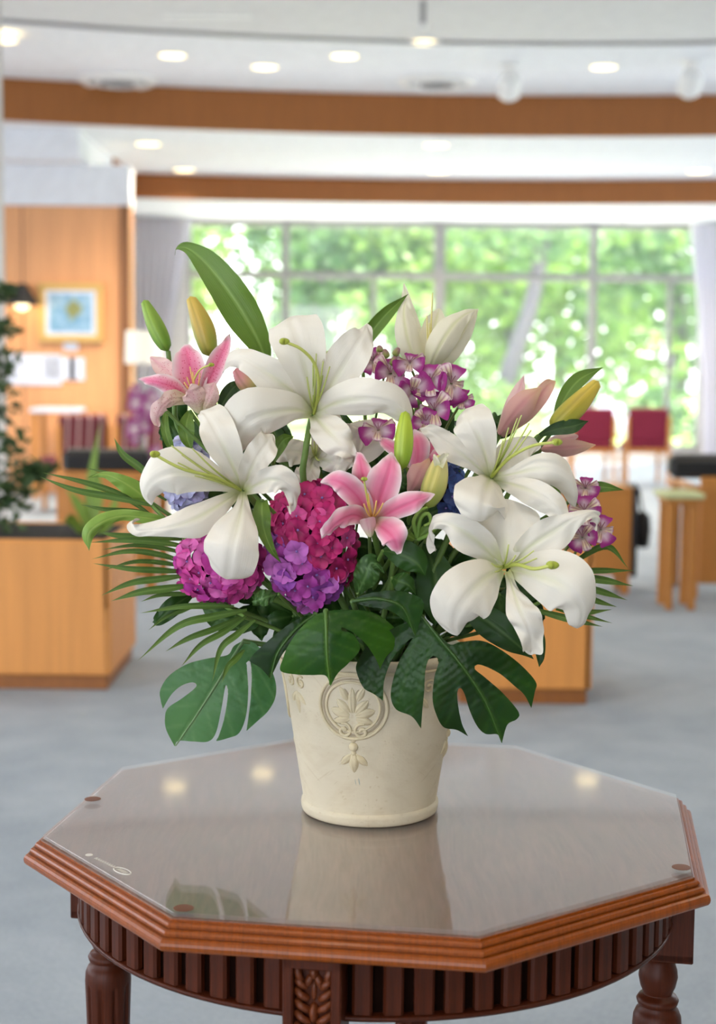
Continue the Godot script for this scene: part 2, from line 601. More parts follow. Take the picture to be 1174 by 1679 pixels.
	# room
	var carpet := noise_image(512, 512, func(u, v):
		var a: float = loop.call(n1, u, v, 0.9, 0.9)
		var b: float = loop.call(n2, u, v, 22.0, 22.0)
		var c := Color.html("99a1a9").lerp(Color.html("b3b9bf"), clampf(0.5 + (a - 0.5) * 1.2 + (b - 0.5) * 0.9, 0.0, 1.0))
		return c)
	M.carpet = mat(Color(0.92, 0.94, 0.96), 0.92, {"albedo_texture": carpet, "uv1_triplanar": true, "uv1_world_triplanar": true, "uv1_scale": Vector3(0.55, 0.55, 0.55)})
	var plaster := noise_image(256, 256, func(u, v):
		var k: float = 0.97 + 0.06 * (loop.call(n2, u, v, 3.0, 3.0) - 0.5)
		return Color(k, k, k))
	M.ceiling = mat(Color.html("f0f2f6"), 0.85, {"albedo_texture": plaster, "uv1_triplanar": true, "uv1_world_triplanar": true, "uv1_scale": Vector3(0.4, 0.4, 0.4)})
	M.ceiling_near = mat(Color.html("e6e5e3"), 0.85, {"albedo_texture": plaster, "uv1_triplanar": true, "uv1_world_triplanar": true, "uv1_scale": Vector3(0.4, 0.4, 0.4)})
	M.wall = mat(Color.html("e4e0da"), 0.85, {"albedo_texture": plaster, "uv1_triplanar": true, "uv1_world_triplanar": true, "uv1_scale": Vector3(0.4, 0.4, 0.4)})
	M.alu = mat(Color.html("a19f9f"), 0.45, {"metallic": 0.4})
	M.pane = mat(Color(0.9, 0.95, 0.95, 0.06), 0.02, {"transparency": BaseMaterial3D.TRANSPARENCY_ALPHA})
	M.curtain = mat(Color.html("efedf3"), 0.9, {"cull_mode": BaseMaterial3D.CULL_DISABLED, "backlight_enabled": true, "backlight": Color(0.35, 0.35, 0.4)})
	M.white = mat(Color.html("f0efec"), 0.5)
	M.black = mat(Color.html("1b1b1d"), 0.5)
	M.paper = mat(Color.html("dfe6f8"), 0.8)
	M.lamp_glow = mat(Color.html("fff0c8"), 0.5, {"emission_enabled": true, "emission": Color.html("ffe9b8"), "emission_energy_multiplier": 2.2})
	M.shade = mat(Color.html("f3f1ea"), 0.8, {"cull_mode": BaseMaterial3D.CULL_DISABLED, "backlight_enabled": true, "backlight": Color(0.6, 0.6, 0.55)})
	M.red_fabric = mat(Color.html("76112f"), 0.85, {"rim_enabled": true, "rim": 0.3})
	M.stripe_fabric = mat(Color.html("6e3038"), 0.85)
	M.pale_fabric = mat(Color.html("c9a7a5"), 0.85)
	M.green_top = mat(Color.html("c9cf9c"), 0.7)
	M.gold = mat(Color.html("d8b26a"), 0.4, {"metallic": 0.3})
	M.glass = mat(Color.html("8f8279"), 0.06, {"metallic_specular": 0.9, "clearcoat_enabled": true, "clearcoat": 0.6, "clearcoat_roughness": 0.03})
	M.print = mat(Color.html("dcd8d0"), 0.5)
	M.disc = mat(Color.html("6d3a1e"), 0.4)
	M.lawn = mat(Color.html("a9c46c"), 0.95)
	M.bark = mat(Color.html("5c575c"), 0.9)

# ---------------------------------------------------------------- the room
func downlight(p: Vector3, label: String, group: String, energy: float, r := 0.11) -> void:
	var o := thing("ceiling_downlight", label, "downlight", p, group)
	org = Vector3.ZERO
	part("trim_ring", lathe([[r, -0.004], [r * 1.18, -0.008], [r * 1.25, 0.0], [r * 1.25, 0.004], [r, 0.004]], 28), M.white, o)
	part("lamp_disc", lathe([[0.0005, -0.004], [r * 0.6, -0.004], [r, -0.002], [r, 0.003]], 28), M.lamp_glow, o)
	if energy > 0.0:
		var l := SpotLight3D.new()
		l.name = "lamp_light"
		l.light_color = Color(1.0, 0.93, 0.82)
		l.light_energy = energy
		l.light_size = r
		l.spot_range = 30.0
		l.spot_attenuation = 2.0
		l.spot_angle = 68.0
		l.spot_angle_attenuation = 0.7
		l.shadow_enabled = true
		l.position = Vector3(0, -0.02, 0)
		l.rotation.x = -PI / 2
		o.add_child(l, true)

func arc_poly(c: Vector2, r: float, x0: float, x1: float, zfar: float) -> PackedVector2Array:
	var q := PackedVector2Array()
	for i in 41:
		var x := lerpf(x0, x1, i / 40.0)
		q.append(Vector2(x, c.y - sqrt(r * r - (x - c.x) * (x - c.x))))
	q.append(Vector2(x1, zfar))
	q.append(Vector2(x0, zfar))
	return q

func arc_band(c: Vector2, r: float, x0: float, x1: float, y0: float, y1: float, thick: float) -> ArrayMesh:
	var q := PackedVector2Array()
	for i in 41:
		var x := lerpf(x0, x1, i / 40.0)
		q.append(Vector2(x, c.y - sqrt(r * r - (x - c.x) * (x - c.x)) + thick))
	for i in 41:
		var x := lerpf(x1, x0, i / 40.0)
		q.append(Vector2(x, c.y - sqrt(r * r - (x - c.x) * (x - c.x)) + 0.002))
	return slab(q, y0, y1)

const X0 := -9.0
const X1 := 9.0
const ZB := 5.0
const ZW := -20.5

func build_room() -> void:
	org = Vector3.ZERO
	struct("floor", box(Vector3(X1 - X0 + 0.6, 0.2, ZB - ZW + 0.6), 0.0), M.carpet, "blue-grey carpeted floor running from the table to the windows", "floor", Vector3(0, -0.1, (ZB + ZW) / 2))
	# ceiling: a level over the lobby, then lower levels beyond two curved wooden bands
	var h1 := 3.85
	var h2 := 3.47
	var h3 := 3.19
	struct("ceiling", box(Vector3(X1 - X0 + 0.6, 0.2, ZB - ZW + 0.6), 0.0), M.ceiling, "white ceiling in stepped levels above the lobby", "ceiling", Vector3(0, h1 + 0.1, (ZB + ZW) / 2))
	var c1 := Vector2(1.23, -0.4)
	var near := PackedVector2Array([Vector2(X1, ZB), Vector2(X0, ZB)])
	for i in 41:
		var x := lerpf(X0, X1, i / 40.0)
		near.append(Vector2(x, c1.y + 0.0 - sqrt(11.75 * 11.75 - (x - c1.x) * (x - c1.x))))
	struct("ceiling_near", slab(near, h1 - 0.05, h1 - 0.002), M.ceiling_near, "pale grey near ceiling with a curved far edge", "ceiling")
	struct("trim_1", arc_band(c1, 11.75, X0 + 0.4, X1, h1 - 0.075, h1 - 0.045, -0.03), M.alu, "thin dark groove line along the curved ceiling edge", "trim")
	struct("ceiling_middle", slab(arc_poly(c1, 14.43, X0, X1, ZW - 0.2), h2, h1 - 0.002), M.ceiling, "middle white ceiling level beyond the front wooden band", "ceiling")
	struct("beam_front", arc_band(c1, 14.43, X0, X1, h2 - 0.004, h1 - 0.004, 0.03), M.beam_wood, "long curved wooden band across the ceiling, the nearer one", "beam")
	var c2 := Vector2(1.0, -0.2)
	var xl := -2.66
	var low := arc_poly(c2, 18.1, xl, X1, ZW - 0.2)
	struct("ceiling_low", slab(low, h3, h2 - 0.002), M.ceiling, "lowest white ceiling level just before the windows", "ceiling")
	struct("beam_rear", arc_band(c2, 18.1, xl, X1, h3 - 0.004, h2 - 0.004, 0.03), M.beam_wood, "shorter wooden band across the ceiling near the windows", "beam")
	var zr := c2.y - sqrt(18.1 * 18.1 - (xl - c2.x) * (xl - c2.x))
	struct("ceiling_left", box(Vector3(xl - X0, h2 - h3, 5.95), 0.0), M.ceiling, "white lowered ceiling over the wooden wall at the left", "ceiling", Vector3((xl + X0) / 2, (h2 + h3) / 2 - 0.002, -14.6 - 2.975))
	struct("beam_return", box(Vector3(0.03, h2 - h3 - 0.006, 1.35), 0.004), M.beam_wood, "short wooden end face of the rear ceiling band", "beam", Vector3(xl + 0.016, (h2 + h3) / 2 - 0.002, zr + 0.66))
	# walls
	for e in [[-1.0, "wall_left", "window_3", X0 - 0.15, -13.0, "pale side wall of the lobby with a band of tall windows", "tall windows along the plain side wall of the lobby"], [1.0, "wall_right", "window_4", X1 + 0.15, -19.0, "pale far side wall of the lobby with a band of tall windows", "tall windows along the far side wall of the lobby"]]:
		var za: float = e[4]
		var zb: float = 4.0 if e[0] < 0.0 else -9.0
		struct(e[1], boxes([[Vector3(e[3], 0.15, (ZB + ZW) / 2), Vector3(0.3, 0.3, ZB - ZW)], [Vector3(e[3], 3.6, (ZB + ZW) / 2), Vector3(0.3, 0.7, ZB - ZW)], [Vector3(e[3], 1.8, (za + ZW) / 2), Vector3(0.3, 3.1, za - ZW)], [Vector3(e[3], 1.8, (zb + ZB) / 2), Vector3(0.3, 3.1, ZB - zb)]], 0.0), M.wall, e[5], "wall")
		var ws := struct(e[2], boxes([[Vector3(e[3], 3.22, (za + zb) / 2), Vector3(0.1, 0.07, zb - za)], [Vector3(e[3], 0.33, (za + zb) / 2), Vector3(0.1, 0.07, zb - za)]]), M.alu, e[6], "window")
		var nb := 7 if e[0] < 0.0 else 4
		var st := (zb - za) / nb
		for i in nb + 1:
			part("mullion", box(Vector3(0.12, 2.9, 0.07)), M.alu, ws, Vector3(e[3], 1.77, za + i * st))
			if i < nb: part("pane", box(Vector3(0.012, 2.8, st - 0.08), 0.001), M.pane, ws, Vector3(e[3], 1.77, za + (i + 0.5) * st))
	# entrance side, behind the camera: a glazed front between two wall pieces
	struct("wall_rear", boxes([[Vector3(0, 3.5, ZB + 0.15), Vector3(18.6, 0.8, 0.3)], [Vector3(-8.4, 1.55, ZB + 0.15), Vector3(1.8, 3.1, 0.3)], [Vector3(4.65, 1.55, ZB + 0.15), Vector3(9.3, 3.1, 0.3)]], 0.0), M.wall, "wall round the glazed entrance front", "wall")
	var wf := struct("window_1", boxes([[Vector3(-3.75, 3.06, ZB + 0.1), Vector3(7.5, 0.08, 0.1)], [Vector3(-3.75, 0.04, ZB + 0.1), Vector3(7.5, 0.08, 0.1)]]), M.alu, "glazed entrance front of the lobby", "window")
	for i in 4:
		part("mullion", box(Vector3(0.06, 3.0, 0.1)), M.alu, wf, Vector3(-7.47 + i * 2.49, 1.55, ZB + 0.1))
		if i < 3: part("pane", box(Vector3(2.43, 2.94, 0.012), 0.001), M.pane, wf, Vector3(-7.47 + i * 2.49 + 1.245, 1.55, ZB + 0.1))
	# garden side
	var wl := on_z(306, 360, ZW).x
	var wr := on_z(1160, 360, ZW).x
	var top := 3.19
	var tr := on_z(722, 452, ZW).y
	struct("wall_far", boxes([[Vector3((X0 + wl) / 2, 1.97, ZW - 0.15), Vector3(wl - X0, 3.95, 0.3)], [Vector3((X1 + wr) / 2, 1.97, ZW - 0.15), Vector3(X1 - wr, 3.95, 0.3)], [Vector3((wl + wr) / 2, 3.56, ZW - 0.15), Vector3(wr - wl, 0.74, 0.3)], [Vector3((wl + wr) / 2, 0.08, ZW - 0.15), Vector3(wr - wl, 0.16, 0.3)]], 0.0), M.wall, "far wall round the wide garden window", "wall")
	var w2 := struct("window_2", boxes([[Vector3((wl + wr) / 2, top - 0.04, ZW - 0.1), Vector3(wr - wl, 0.08, 0.1)], [Vector3((wl + wr) / 2, 0.2, ZW - 0.1), Vector3(wr - wl, 0.08, 0.1)]]), M.alu, "wide garden window with a grey frame", "window")
	part("transom", box(Vector3(wr - wl, 0.10, 0.12)), M.alu, w2, Vector3((wl + wr) / 2, tr, ZW - 0.1))
	var xs := [wl]
	for px in [468.0, 721.0, 974.0]: xs.append(on_z(px, 450, ZW).x)
	xs.append(wr)
	for i in xs.size():
		part("mullion", box(Vector3(0.10 if i != 2 else 0.15, top - 0.2, 0.13)), M.alu, w2, Vector3(xs[i], (top + 0.2) / 2, ZW - 0.1))
		if i < 4:
			var cx: float = (xs[i] + xs[i + 1]) / 2
			var cw: float = xs[i + 1] - xs[i] - 0.1
			part("pane", box(Vector3(cw, top - tr - 0.13, 0.012), 0.001), M.pane, w2, Vector3(cx, (top + tr) / 2, ZW - 0.1))
			part("pane", box(Vector3(cw, tr - 0.29, 0.012), 0.001), M.pane, w2, Vector3(cx, (tr + 0.2) / 2, ZW - 0.1))
	part("door_stile", box(Vector3(0.07, tr - 0.2, 0.06)), M.alu, w2, Vector3(on_z(1097, 560, ZW).x, (tr + 0.2) / 2, ZW - 0.02))
	part("door_stile", box(Vector3(0.07, tr - 0.2, 0.06)), M.alu, w2, Vector3(on_z(612, 560, ZW).x, (tr + 0.2) / 2, ZW - 0.02))
	for e in [[218.0, 318.0, 226.0, 258.0, "grey-white curtain drawn aside at the left end of the window"], [1126.0, 1230.0, 1158.0, 1226.0, "grey-white curtain drawn aside at the right end of the window"]]:
		var rows := []
		for i in 25:
			var s := i / 24.0
			var y := lerpf(0.04, 3.16, s)
			var k := pow(s, 1.5)
			var a := on_z(lerpf(e[2], e[0], k), 560, ZW + 0.2).x
			var b := on_z(lerpf(e[3], e[1], k), 560, ZW + 0.2).x
			var r := PackedVector3Array()
			for j in 61:
				var t := j / 60.0
				r.append(Vector3(lerpf(a, b, t), y, ZW + 0.2 + 0.055 * sin(t * TAU * 7.0 + 0.4 * sin(s * 3.0))))
			rows.append(r)
		var cu := part("curtain", grid(rows, [], []), M.curtain)
		tag(cu, e[4], "curtain")
	# the wooden wall at the left, and things on it
	var ZL := -15.0
	var xr := on_z(214, 500, ZL).x
	struct("wall_panelled", box(Vector3(xr - X0, 2.8, 0.25), 0.01), M.panel_wood, "orange wooden panel wall at the left of the window", "wall", Vector3((xr + X0) / 2, 1.4, ZL - 0.125))
	struct("trim_2", box(Vector3(0.09, 2.8, 0.06), 0.004), M.dark_panel, "dark end strip of the wooden wall", "trim", Vector3(xr - 0.045, 1.4, ZL + 0.03))
	struct("wall_bulkhead", box(Vector3(xr - X0, 0.39, 0.24), 0.0), M.ceiling, "white bulkhead above the wooden wall", "wall", Vector3((xr + X0) / 2, 2.996, ZL - 0.125))
	struct("trim_3", box(Vector3(0.4, 3.8, 0.04), 0.01), M.wall, "edge of a pale pillar at the left of the planter", "trim", Vector3(on_z(-4, 600, -8.8).x - 0.2, 1.9, -9.0))
	for i in 3:
		part("panel_joint", box(Vector3(0.012, 2.8, 0.012), 0.002), M.dark_panel, get_node("wall_panelled"), Vector3(on_z(38 - i * 180, 500, ZL).x - (xr + X0) / 2, 0, 0.125))
	var pc := on_z(116, 513, ZL + 0.04)
	var pf := thing("framed_picture", "small gold framed painting on the wooden wall", "picture", pc)
	org = Vector3.ZERO
	var art := fnl(3.0, 21, 4)
	var tex := noise_image(96, 84, func(u, v):
		var k: float = art.get_noise_2d(u * 1.4, v * 1.2) * 0.5 + 0.5
		var c := Color.html("bcd8ea").lerp(Color.html("6f9ec4"), clampf(k * 1.3 - 0.2 + v * 0.4, 0, 1))
		var d := Vector2((u - 0.55) * 1.5, v - 0.42).length()
		return c.lerp(Color.html("8a8a4a"), smoothstep(0.34, 0.12, d + (k - 0.5) * 0.5) * 0.9))
	var pm := mat(Color.WHITE, 0.6, {"albedo_texture": tex})
	var fw := 0.56
	var fh := 0.50
	var frm := part("picture_frame", boxes([[Vector3(0, fh / 2, 0), Vector3(fw + 0.08, 0.07, 0.05)], [Vector3(0, -fh / 2, 0), Vector3(fw + 0.08, 0.07, 0.05)], [Vector3(-fw / 2, 0, 0), Vector3(0.07, fh, 0.05)], [Vector3(fw / 2, 0, 0), Vector3(0.07, fh, 0.05)]], 0.012), M.gold, pf)
	part("mount", box(Vector3(fw - 0.04, fh - 0.04, 0.02), 0.002), M.paper, pf)
	var cv := QuadMesh.new()
	cv.size = Vector2(fw - 0.14, fh - 0.13)
	part("canvas", cv, pm, pf, Vector3(0, 0, 0.012))
	tag(part("caption_card", box(Vector3(0.14, 0.08, 0.01), 0.002), M.paper, null, on_z(116, 568, ZL + 0.01)), "small white caption card under the framed painting", "card")
	for e in [[52.0, 606.0, 0.58, 0.30, "large white notice sheet, left of three on the wooden wall"], [98.0, 604.0, 0.30, 0.22, "white notice sheet in the middle of three on the wooden wall"], [126.0, 605.0, 0.15, 0.22, "small white notice sheet, right of three on the wooden wall"]]:
		tag(part("notice_sheet", box(Vector3(e[2], e[3], 0.008), 0.002), M.paper, null, on_z(e[0], e[1], ZL + 0.012)), e[4], "notice", "notices on the wooden wall")
	var sl := thing("wall_lamp", "dark cone wall lamp with a bright bulb beside the painting", "lamp", on_z(36, 500, ZL + 0.2))
	org = Vector3.ZERO
	part("lamp_shade", lathe([[0.17, 0.0], [0.10, 0.12], [0.04, 0.2], [0.0005, 0.21]], 24), M.black, sl)
	part("bulb", lathe([[0.0005, -0.06], [0.06, -0.03], [0.075, 0.02], [0.05, 0.08], [0.0005, 0.1]], 20), M.lamp_glow, sl)
	part("wall_bracket", box(Vector3(0.04, 0.04, 0.22)), M.black, sl, Vector3(0, 0.18, -0.09))
	var wlamp := OmniLight3D.new()
	wlamp.name = "bulb_light"
	wlamp.light_energy = 0.05
	wlamp.light_size = 0.05
	wlamp.light_color = Color(1, 0.9, 0.7)
	wlamp.omni_range = 30.0
	wlamp.omni_attenuation = 2.0
	wlamp.shadow_enabled = true
	wlamp.position = Vector3(0, -0.02, 0)
	sl.add_child(wlamp, true)
	# ceiling fittings
	var nearl := [[5, 66], [695, 69]]
	for q in nearl: downlight(on_y(q[0], q[1], h1 - 0.056), "round downlight on the grey near ceiling, %s" % ("at the left edge of the photo" if q[0] < 100 else "under the hanging rod"), "", 6.0)
	for q in [[283, 91, "leftmost, between the two round vents"], [434, 110, "just right of the first round ceiling vent"], [565, 92, "just left of the second round ceiling vent"], [990, 110, "between the two white spotlights"]]:
		downlight(on_y(q[0], q[1], h1 - 0.004), "round downlight before the front wooden band, " + q[2], "", 6.0)
	for q in [[243, 236, "left one of the front pair"], [715, 238, "right one of the front pair"], [302, 279, "left one of the rear row"], [719, 281, "middle one of the rear row"], [1145, 281, "right one of the rear row"]]:
		downlight(on_y(q[0], q[1], h2 - 0.004), "round downlight between the wooden bands, " + q[2], "", 6.0, 0.12)
	for q in [[722, 350, "above the centre mullion"], [1048, 351, "above the right window panes"]]:
		downlight(on_y(q[0], q[1], h3 - 0.004), "small downlight before the window, " + q[2], "", 3.0, 0.10)
	# the rest of the lobby's downlights, over and behind the table
	for q in [[-2.4, -1.0], [0.2, -0.2], [2.6, -1.0], [-2.8, -4.2], [0.0, -4.4], [2.8, -4.2], [-3.2, -7.6], [0.0, -8.0], [3.2, -7.6], [-1.3, 2.2], [1.3, 2.2], [-5.8, -2.5], [5.8, -2.5], [-6.0, -6.5], [6.0, -6.5]]:
		downlight(Vector3(q[0], h1 - 0.056, q[1]), "round downlight on the near ceiling over the lobby", "lobby downlights overhead", LOBBY)
	for q in [[193.0, 130.0, "round white air vent in the ceiling, the left one"], [716.0, 133.0, "round white air vent in the ceiling, the right one"]]:
		var v := thing("air_vent", q[2], "vent", on_y(q[0], q[1], h1 - 0.002), "round ceiling vents")
		org = Vector3.ZERO
		part("vent_rim", lathe([[0.26, -0.02], [0.32, -0.045], [0.35, -0.02], [0.36, 0.0]], 40), M.white, v)
		for r in [0.07, 0.14, 0.21]: part("vent_ring", lathe([[r - 0.03, -0.005], [r, -0.05], [r + 0.012, -0.05], [r - 0.01, 0.0]], 36), M.alu if r < 0.2 else M.white, v)
	for q in [[836.0, 132.0, "white ceiling spotlight, the left of two"], [1133.0, 126.0, "white ceiling spotlight, the right of two"]]:
		var p := on_y(q[0], q[1] - 26.0, h1)
		var v := thing("spotlight", q[2], "spotlight", p, "white ceiling spotlights")
		org = Vector3.ZERO
		part("ceiling_plate", lathe([[0.0005, -0.03], [0.07, -0.03], [0.08, 0.0]], 20), M.white, v)
		part("stem", tube([Vector3(0, -0.01, 0), Vector3(0, -0.1, 0)], 0.018, 0.018), M.white, v)
		var hd := part("lamp_head", lathe([[0.0005, -0.14], [0.06, -0.14], [0.095, -0.11], [0.10, 0.02], [0.07, 0.08], [0.0005, 0.1]], 24), M.white, v, Vector3(0, -0.16, 0))
		hd.rotation = Vector3(0.7, 0.3, 0.2)
	var rod := thing("hanging_rod", "thin dark rod hanging from the near ceiling above a downlight", "rod", on_y(694, 2, h1 - 0.05))
	org = Vector3.ZERO
	part("rod", tube([Vector3.ZERO, Vector3(0, -0.16, 0)], 0.022, 0.022), M.alu, rod)
	part("rod_end", lathe([[0.0005, -0.02], [0.035, -0.015], [0.035, 0.015], [0.0005, 0.02]], 16), M.white, rod, Vector3(0, -0.17, 0))
	var sa := on_y(268, 26, h1 - 0.055)
	var sb := on_y(412, 27, h1 - 0.055)
	var slot := part("air_slot", box(Vector3(sa.distance_to(sb), 0.012, 0.07)), M.white, null, (sa + sb) / 2)
	tag(slot, "bright white linear air slot in the grey near ceiling", "air slot")

# ---------------------------------------------------------------- furniture behind the table
func planter(label: String, p: Vector3, size: Vector3) -> Node3D:
	var o := thing("planter_box", label, "planter", p, "wooden planter boxes")
	org = Vector3.ZERO
	part("front_board", box(Vector3(size.x, size.y - 0.06, 0.03), 0.006), M.orange_wood, o, Vector3(0, size.y / 2 + 0.03, size.z / 2))
	part("rear_board", box(Vector3(size.x, size.y - 0.06, 0.03), 0.006), M.orange_wood, o, Vector3(0, size.y / 2 + 0.03, -size.z / 2))
	for s in [-1.0, 1.0]: part("side_board", box(Vector3(0.03, size.y - 0.06, size.z + 0.03), 0.006), M.orange_wood, o, Vector3(s * (size.x / 2 - 0.01), size.y / 2 + 0.03, 0))
	part("plinth", box(Vector3(size.x - 0.02, 0.06, size.z), 0.004), M.beam_wood, o, Vector3(0, 0.03, 0))
	part("soil", box(Vector3(size.x - 0.05, 0.03, size.z - 0.04), 0.004), M.soil, o, Vector3(0, size.y - 0.02, 0))
	return o

func chair(label: String, p: Vector3, turn: float, fabric: Material, striped := false, group := "") -> void:
	var o := thing("armless_chair", label, "chair", p, group)
	org = Vector3.ZERO
	o.rotation.y = turn
	part("seat", box(Vector3(0.46, 0.08, 0.46), 0.03), fabric, o, Vector3(0, 0.44, 0))
	var b := part("backrest", box(Vector3(0.44, 0.38, 0.06), 0.025), fabric, o, Vector3(0, 0.66, 0.21))
	b.rotation.x = 0.12
	if striped:
		for i in 4: part("stripe", box(Vector3(0.035, 0.385, 0.064), 0.012), M.pale_fabric, b, Vector3(-0.15 + i * 0.1, 0, 0))
	for s in [-1.0, 1.0]:
		part("leg", box(Vector3(0.035, 0.42, 0.035)), M.oak, o, Vector3(s * 0.2, 0.21, -0.19))
		part("leg", box(Vector3(0.035, 0.76, 0.035)), M.oak, o, Vector3(s * 0.225, 0.38, 0.24))
	for s in [-1.0, 1.0]: part("seat_rail", box(Vector3(0.42, 0.05, 0.03)), M.oak, o, Vector3(0, 0.38, s * 0.2))

func leafy(called: String, label: String, category: String, p: Vector3, spots: Array, count: int, size: float, cols: Array, trunk: Array) -> void:
	var o := thing(called, label, category, p)
	org = Vector3.ZERO
	if trunk: part("trunk", tube(smooth_path(trunk, 10), trunk[0].y * 0.0 + size * 0.8, size * 0.5, 8), M.bark, o)
	var st := sT()
	for k in 2:   # a leaf: two folded halves
		var s := 1.0 if k else -1.0
		tri(st, Vector3(0, 0, 0), Vector3(s * 0.32, 0.4, 0.12), Vector3(0, 1, -0.1), Vector3(0, 0, 1))
	var mm := MultiMesh.new()
	mm.transform_format = MultiMesh.TRANSFORM_3D
	mm.use_colors = true
	mm.mesh = st.commit()
	mm.instance_count = count
	for i in count:
		var e: Array = spots[i % spots.size()]
		var d := Vector3(rng.randfn(), rng.randfn(), rng.randfn()).normalized() * pow(rng.randf(), 0.45)
		var b := Basis.from_euler(Vector3(rng.randf_range(-1.2, 1.2), rng.randf() * TAU, rng.randf_range(-2.6, 2.6))).scaled(Vector3.ONE * size * rng.randf_range(0.7, 1.5))
		mm.set_instance_transform(i, Transform3D(b, e[0] + d * e[1]))
		mm.set_instance_color(i, (cols[0] as Color).lerp(cols[1], rng.randf()))
	var f := MultiMeshInstance3D.new()
	f.multimesh = mm
	f.material_override = M.far_leaf
	f.name = "foliage"
	f.set_meta("kind", "stuff")
	o.add_child(f, true)

func build_furniture() -> void:
	# planter at the left
	var a := on_y(-240, 1130, 0.0)
	var b := on_y(180, 1132, 0.0)
	var zf := b.z
	planter("orange wooden planter box at the left with plants growing in it", Vector3((a.x + b.x) / 2, 0, zf - 0.34), Vector3(b.x - a.x, 0.60, 0.66))
	var pa := on_y(748, 1155, 0.0)
	var pb := on_y(966, 1155, 0.0)
	planter("orange wooden planter box behind the right side of the flowers", Vector3((pa.x + pb.x) / 2, 0, pb.z - 0.3), Vector3(pb.x - pa.x, 0.60, 0.6))
	var qa := on_y(925, 976, 0.0)
	var qb := on_y(1034, 976, 0.0)
	var sf := thing("wooden_cabinet", "low wooden cabinet with a black end panel beside the carpet aisle", "cabinet", Vector3((qa.x + qb.x) / 2, 0, qb.z - 0.16))
	org = Vector3.ZERO
	var sw := qb.x - qa.x
	part("front_panel", box(Vector3(sw, 0.50, 0.03), 0.008), M.oak, sf, Vector3(0, 0.36, 0.13))
	part("top_board", box(Vector3(sw, 0.03, 0.3), 0.008), M.oak, sf, Vector3(0, 0.60, 0))
	part("rear_panel", box(Vector3(sw, 0.46, 0.03), 0.008), M.oak, sf, Vector3(0, 0.35, -0.12))
	part("end_panel", box(Vector3(0.03, 0.52, 0.3), 0.008), M.black, sf, Vector3(sw / 2 + 0.018, 0.36, 0))
	for sx in [-1.0, 1.0]:
		for sz in [-1.0, 1.0]: part("leg", box(Vector3(0.05, 0.14, 0.05), 0.006), M.oak, sf, Vector3(sx * (sw / 2 - 0.03), 0.07, sz * 0.11))
	var bag := thing("dark_bag", "dark round bag hanging at the black end of the low cabinet", "bag", Vector3(qb.x + 0.085, 0.38, qb.z - 0.16))
	org = Vector3.ZERO
	part("bag_body", lathe([[0.0005, -0.13], [0.04, -0.12], [0.05, -0.02], [0.045, 0.06], [0.0005, 0.10]], 18), M.black, bag)
	part("strap", tube([Vector3(0, 0.08, 0), Vector3(-0.02, 0.2, 0), Vector3(-0.05, 0.245, 0)], 0.008, 0.008), M.black, bag)
	# wooden armchairs with black cushions, seen from behind
	for e in [[1146.0, 985.0, 0.75, "wooden armchair with a black back cushion at the right edge of the photo"], [104.0, 975.0, 0.46, "wooden armchair with a black back cushion behind the left planter"]]:
		var p := on_y(e[0], e[1], 0.0)
		var w: float = e[2]
		var d := thing("wooden_armchair", e[3], "armchair", p + Vector3(w / 2, 0, -0.35), "wooden armchairs with black cushions")
		org = Vector3.ZERO
		part("back_panel", box(Vector3(w, 0.60, 0.035), 0.008), M.oak, d, Vector3(0, 0.39, 0.30))
		part("seat", box(Vector3(w - 0.06, 0.14, 0.56), 0.03), M.black, d, Vector3(0, 0.40, 0.0))
		var cu := part("back_cushion", box(Vector3(w + (0.20 if w > 0.6 else 0.03), 0.13, 0.13), 0.03), M.black, d, Vector3(-0.07 if w > 0.6 else 0.0, 0.745, 0.24))
		cu.rotation = Vector3(0.15, 0, 0)
		for sx in [-1.0, 1.0]:
			part("armrest", box(Vector3(0.07, 0.03, 0.6), 0.01), M.oak, d, Vector3(sx * (w / 2 + 0.02), 0.62, 0.0))
			for sz in [-1.0, 1.0]: part("leg", box(Vector3(0.055, 0.62, 0.055), 0.008), M.oak, d, Vector3(sx * (w / 2 + 0.02), 0.31, sz * 0.26))
	var gp := on_y(1124, 1003, 0.0)
	var gt := thing("side_table", "small wooden side table with a pale green top", "table", gp + Vector3(-0.02, 0, -0.16))
	org = Vector3.ZERO
	part("table_top", box(Vector3(0.22, 0.03, 0.30), 0.008), M.green_top, gt, Vector3(0, 0.615, 0))
	part("top_rim", box(Vector3(0.18, 0.03, 0.26), 0.005), M.oak, gt, Vector3(0, 0.585, 0))
	for sx in [-1.0, 1.0]:
		for sz in [-1.0, 1.0]: part("leg", box(Vector3(0.04, 0.57, 0.04), 0.006), M.oak, gt, Vector3(sx * 0.06, 0.285, sz * 0.1))
	# chairs
	for e in [[966.0, 794.0, 0.0, "dark red chair with wooden legs, left of the pair by the window"], [1054.0, 794.0, 0.0, "dark red chair with wooden legs, right of the pair by the window"]]:
		chair(e[3], on_y(e[0], e[1], 0.0), e[2], M.red_fabric, false, "red chairs by the window")
	for e in [[122.0, 838.0, 0.55, "wine red striped chair in front of the wooden wall, left of two"], [214.0, 836.0, 0.55, "wine red striped chair in front of the wooden wall, right of two"]]:
		chair(e[3], on_y(e[0], e[1], 0.0), e[2], M.stripe_fabric, true, "striped chairs by the wooden wall")
	var wt := on_z(95, 672, -14.55)
	var sb := thing("display_table", "table with a pale blue top in front of the wooden wall", "table", Vector3(wt.x, 0, wt.z))
	org = Vector3.ZERO
	part("table_top", box(Vector3(0.44, 0.04, 0.5), 0.01), M.paper, sb, Vector3(0, wt.y, 0))
	for sx in [-1.0, 1.0]:
		for sz in [-1.0, 1.0]: part("leg", box(Vector3(0.05, wt.y - 0.02, 0.05)), M.oak, sb, Vector3(sx * 0.18, wt.y / 2 - 0.01, sz * 0.2))
	# floor lamp by the curtain
	var lp := on_z(236, 596, -13.0)
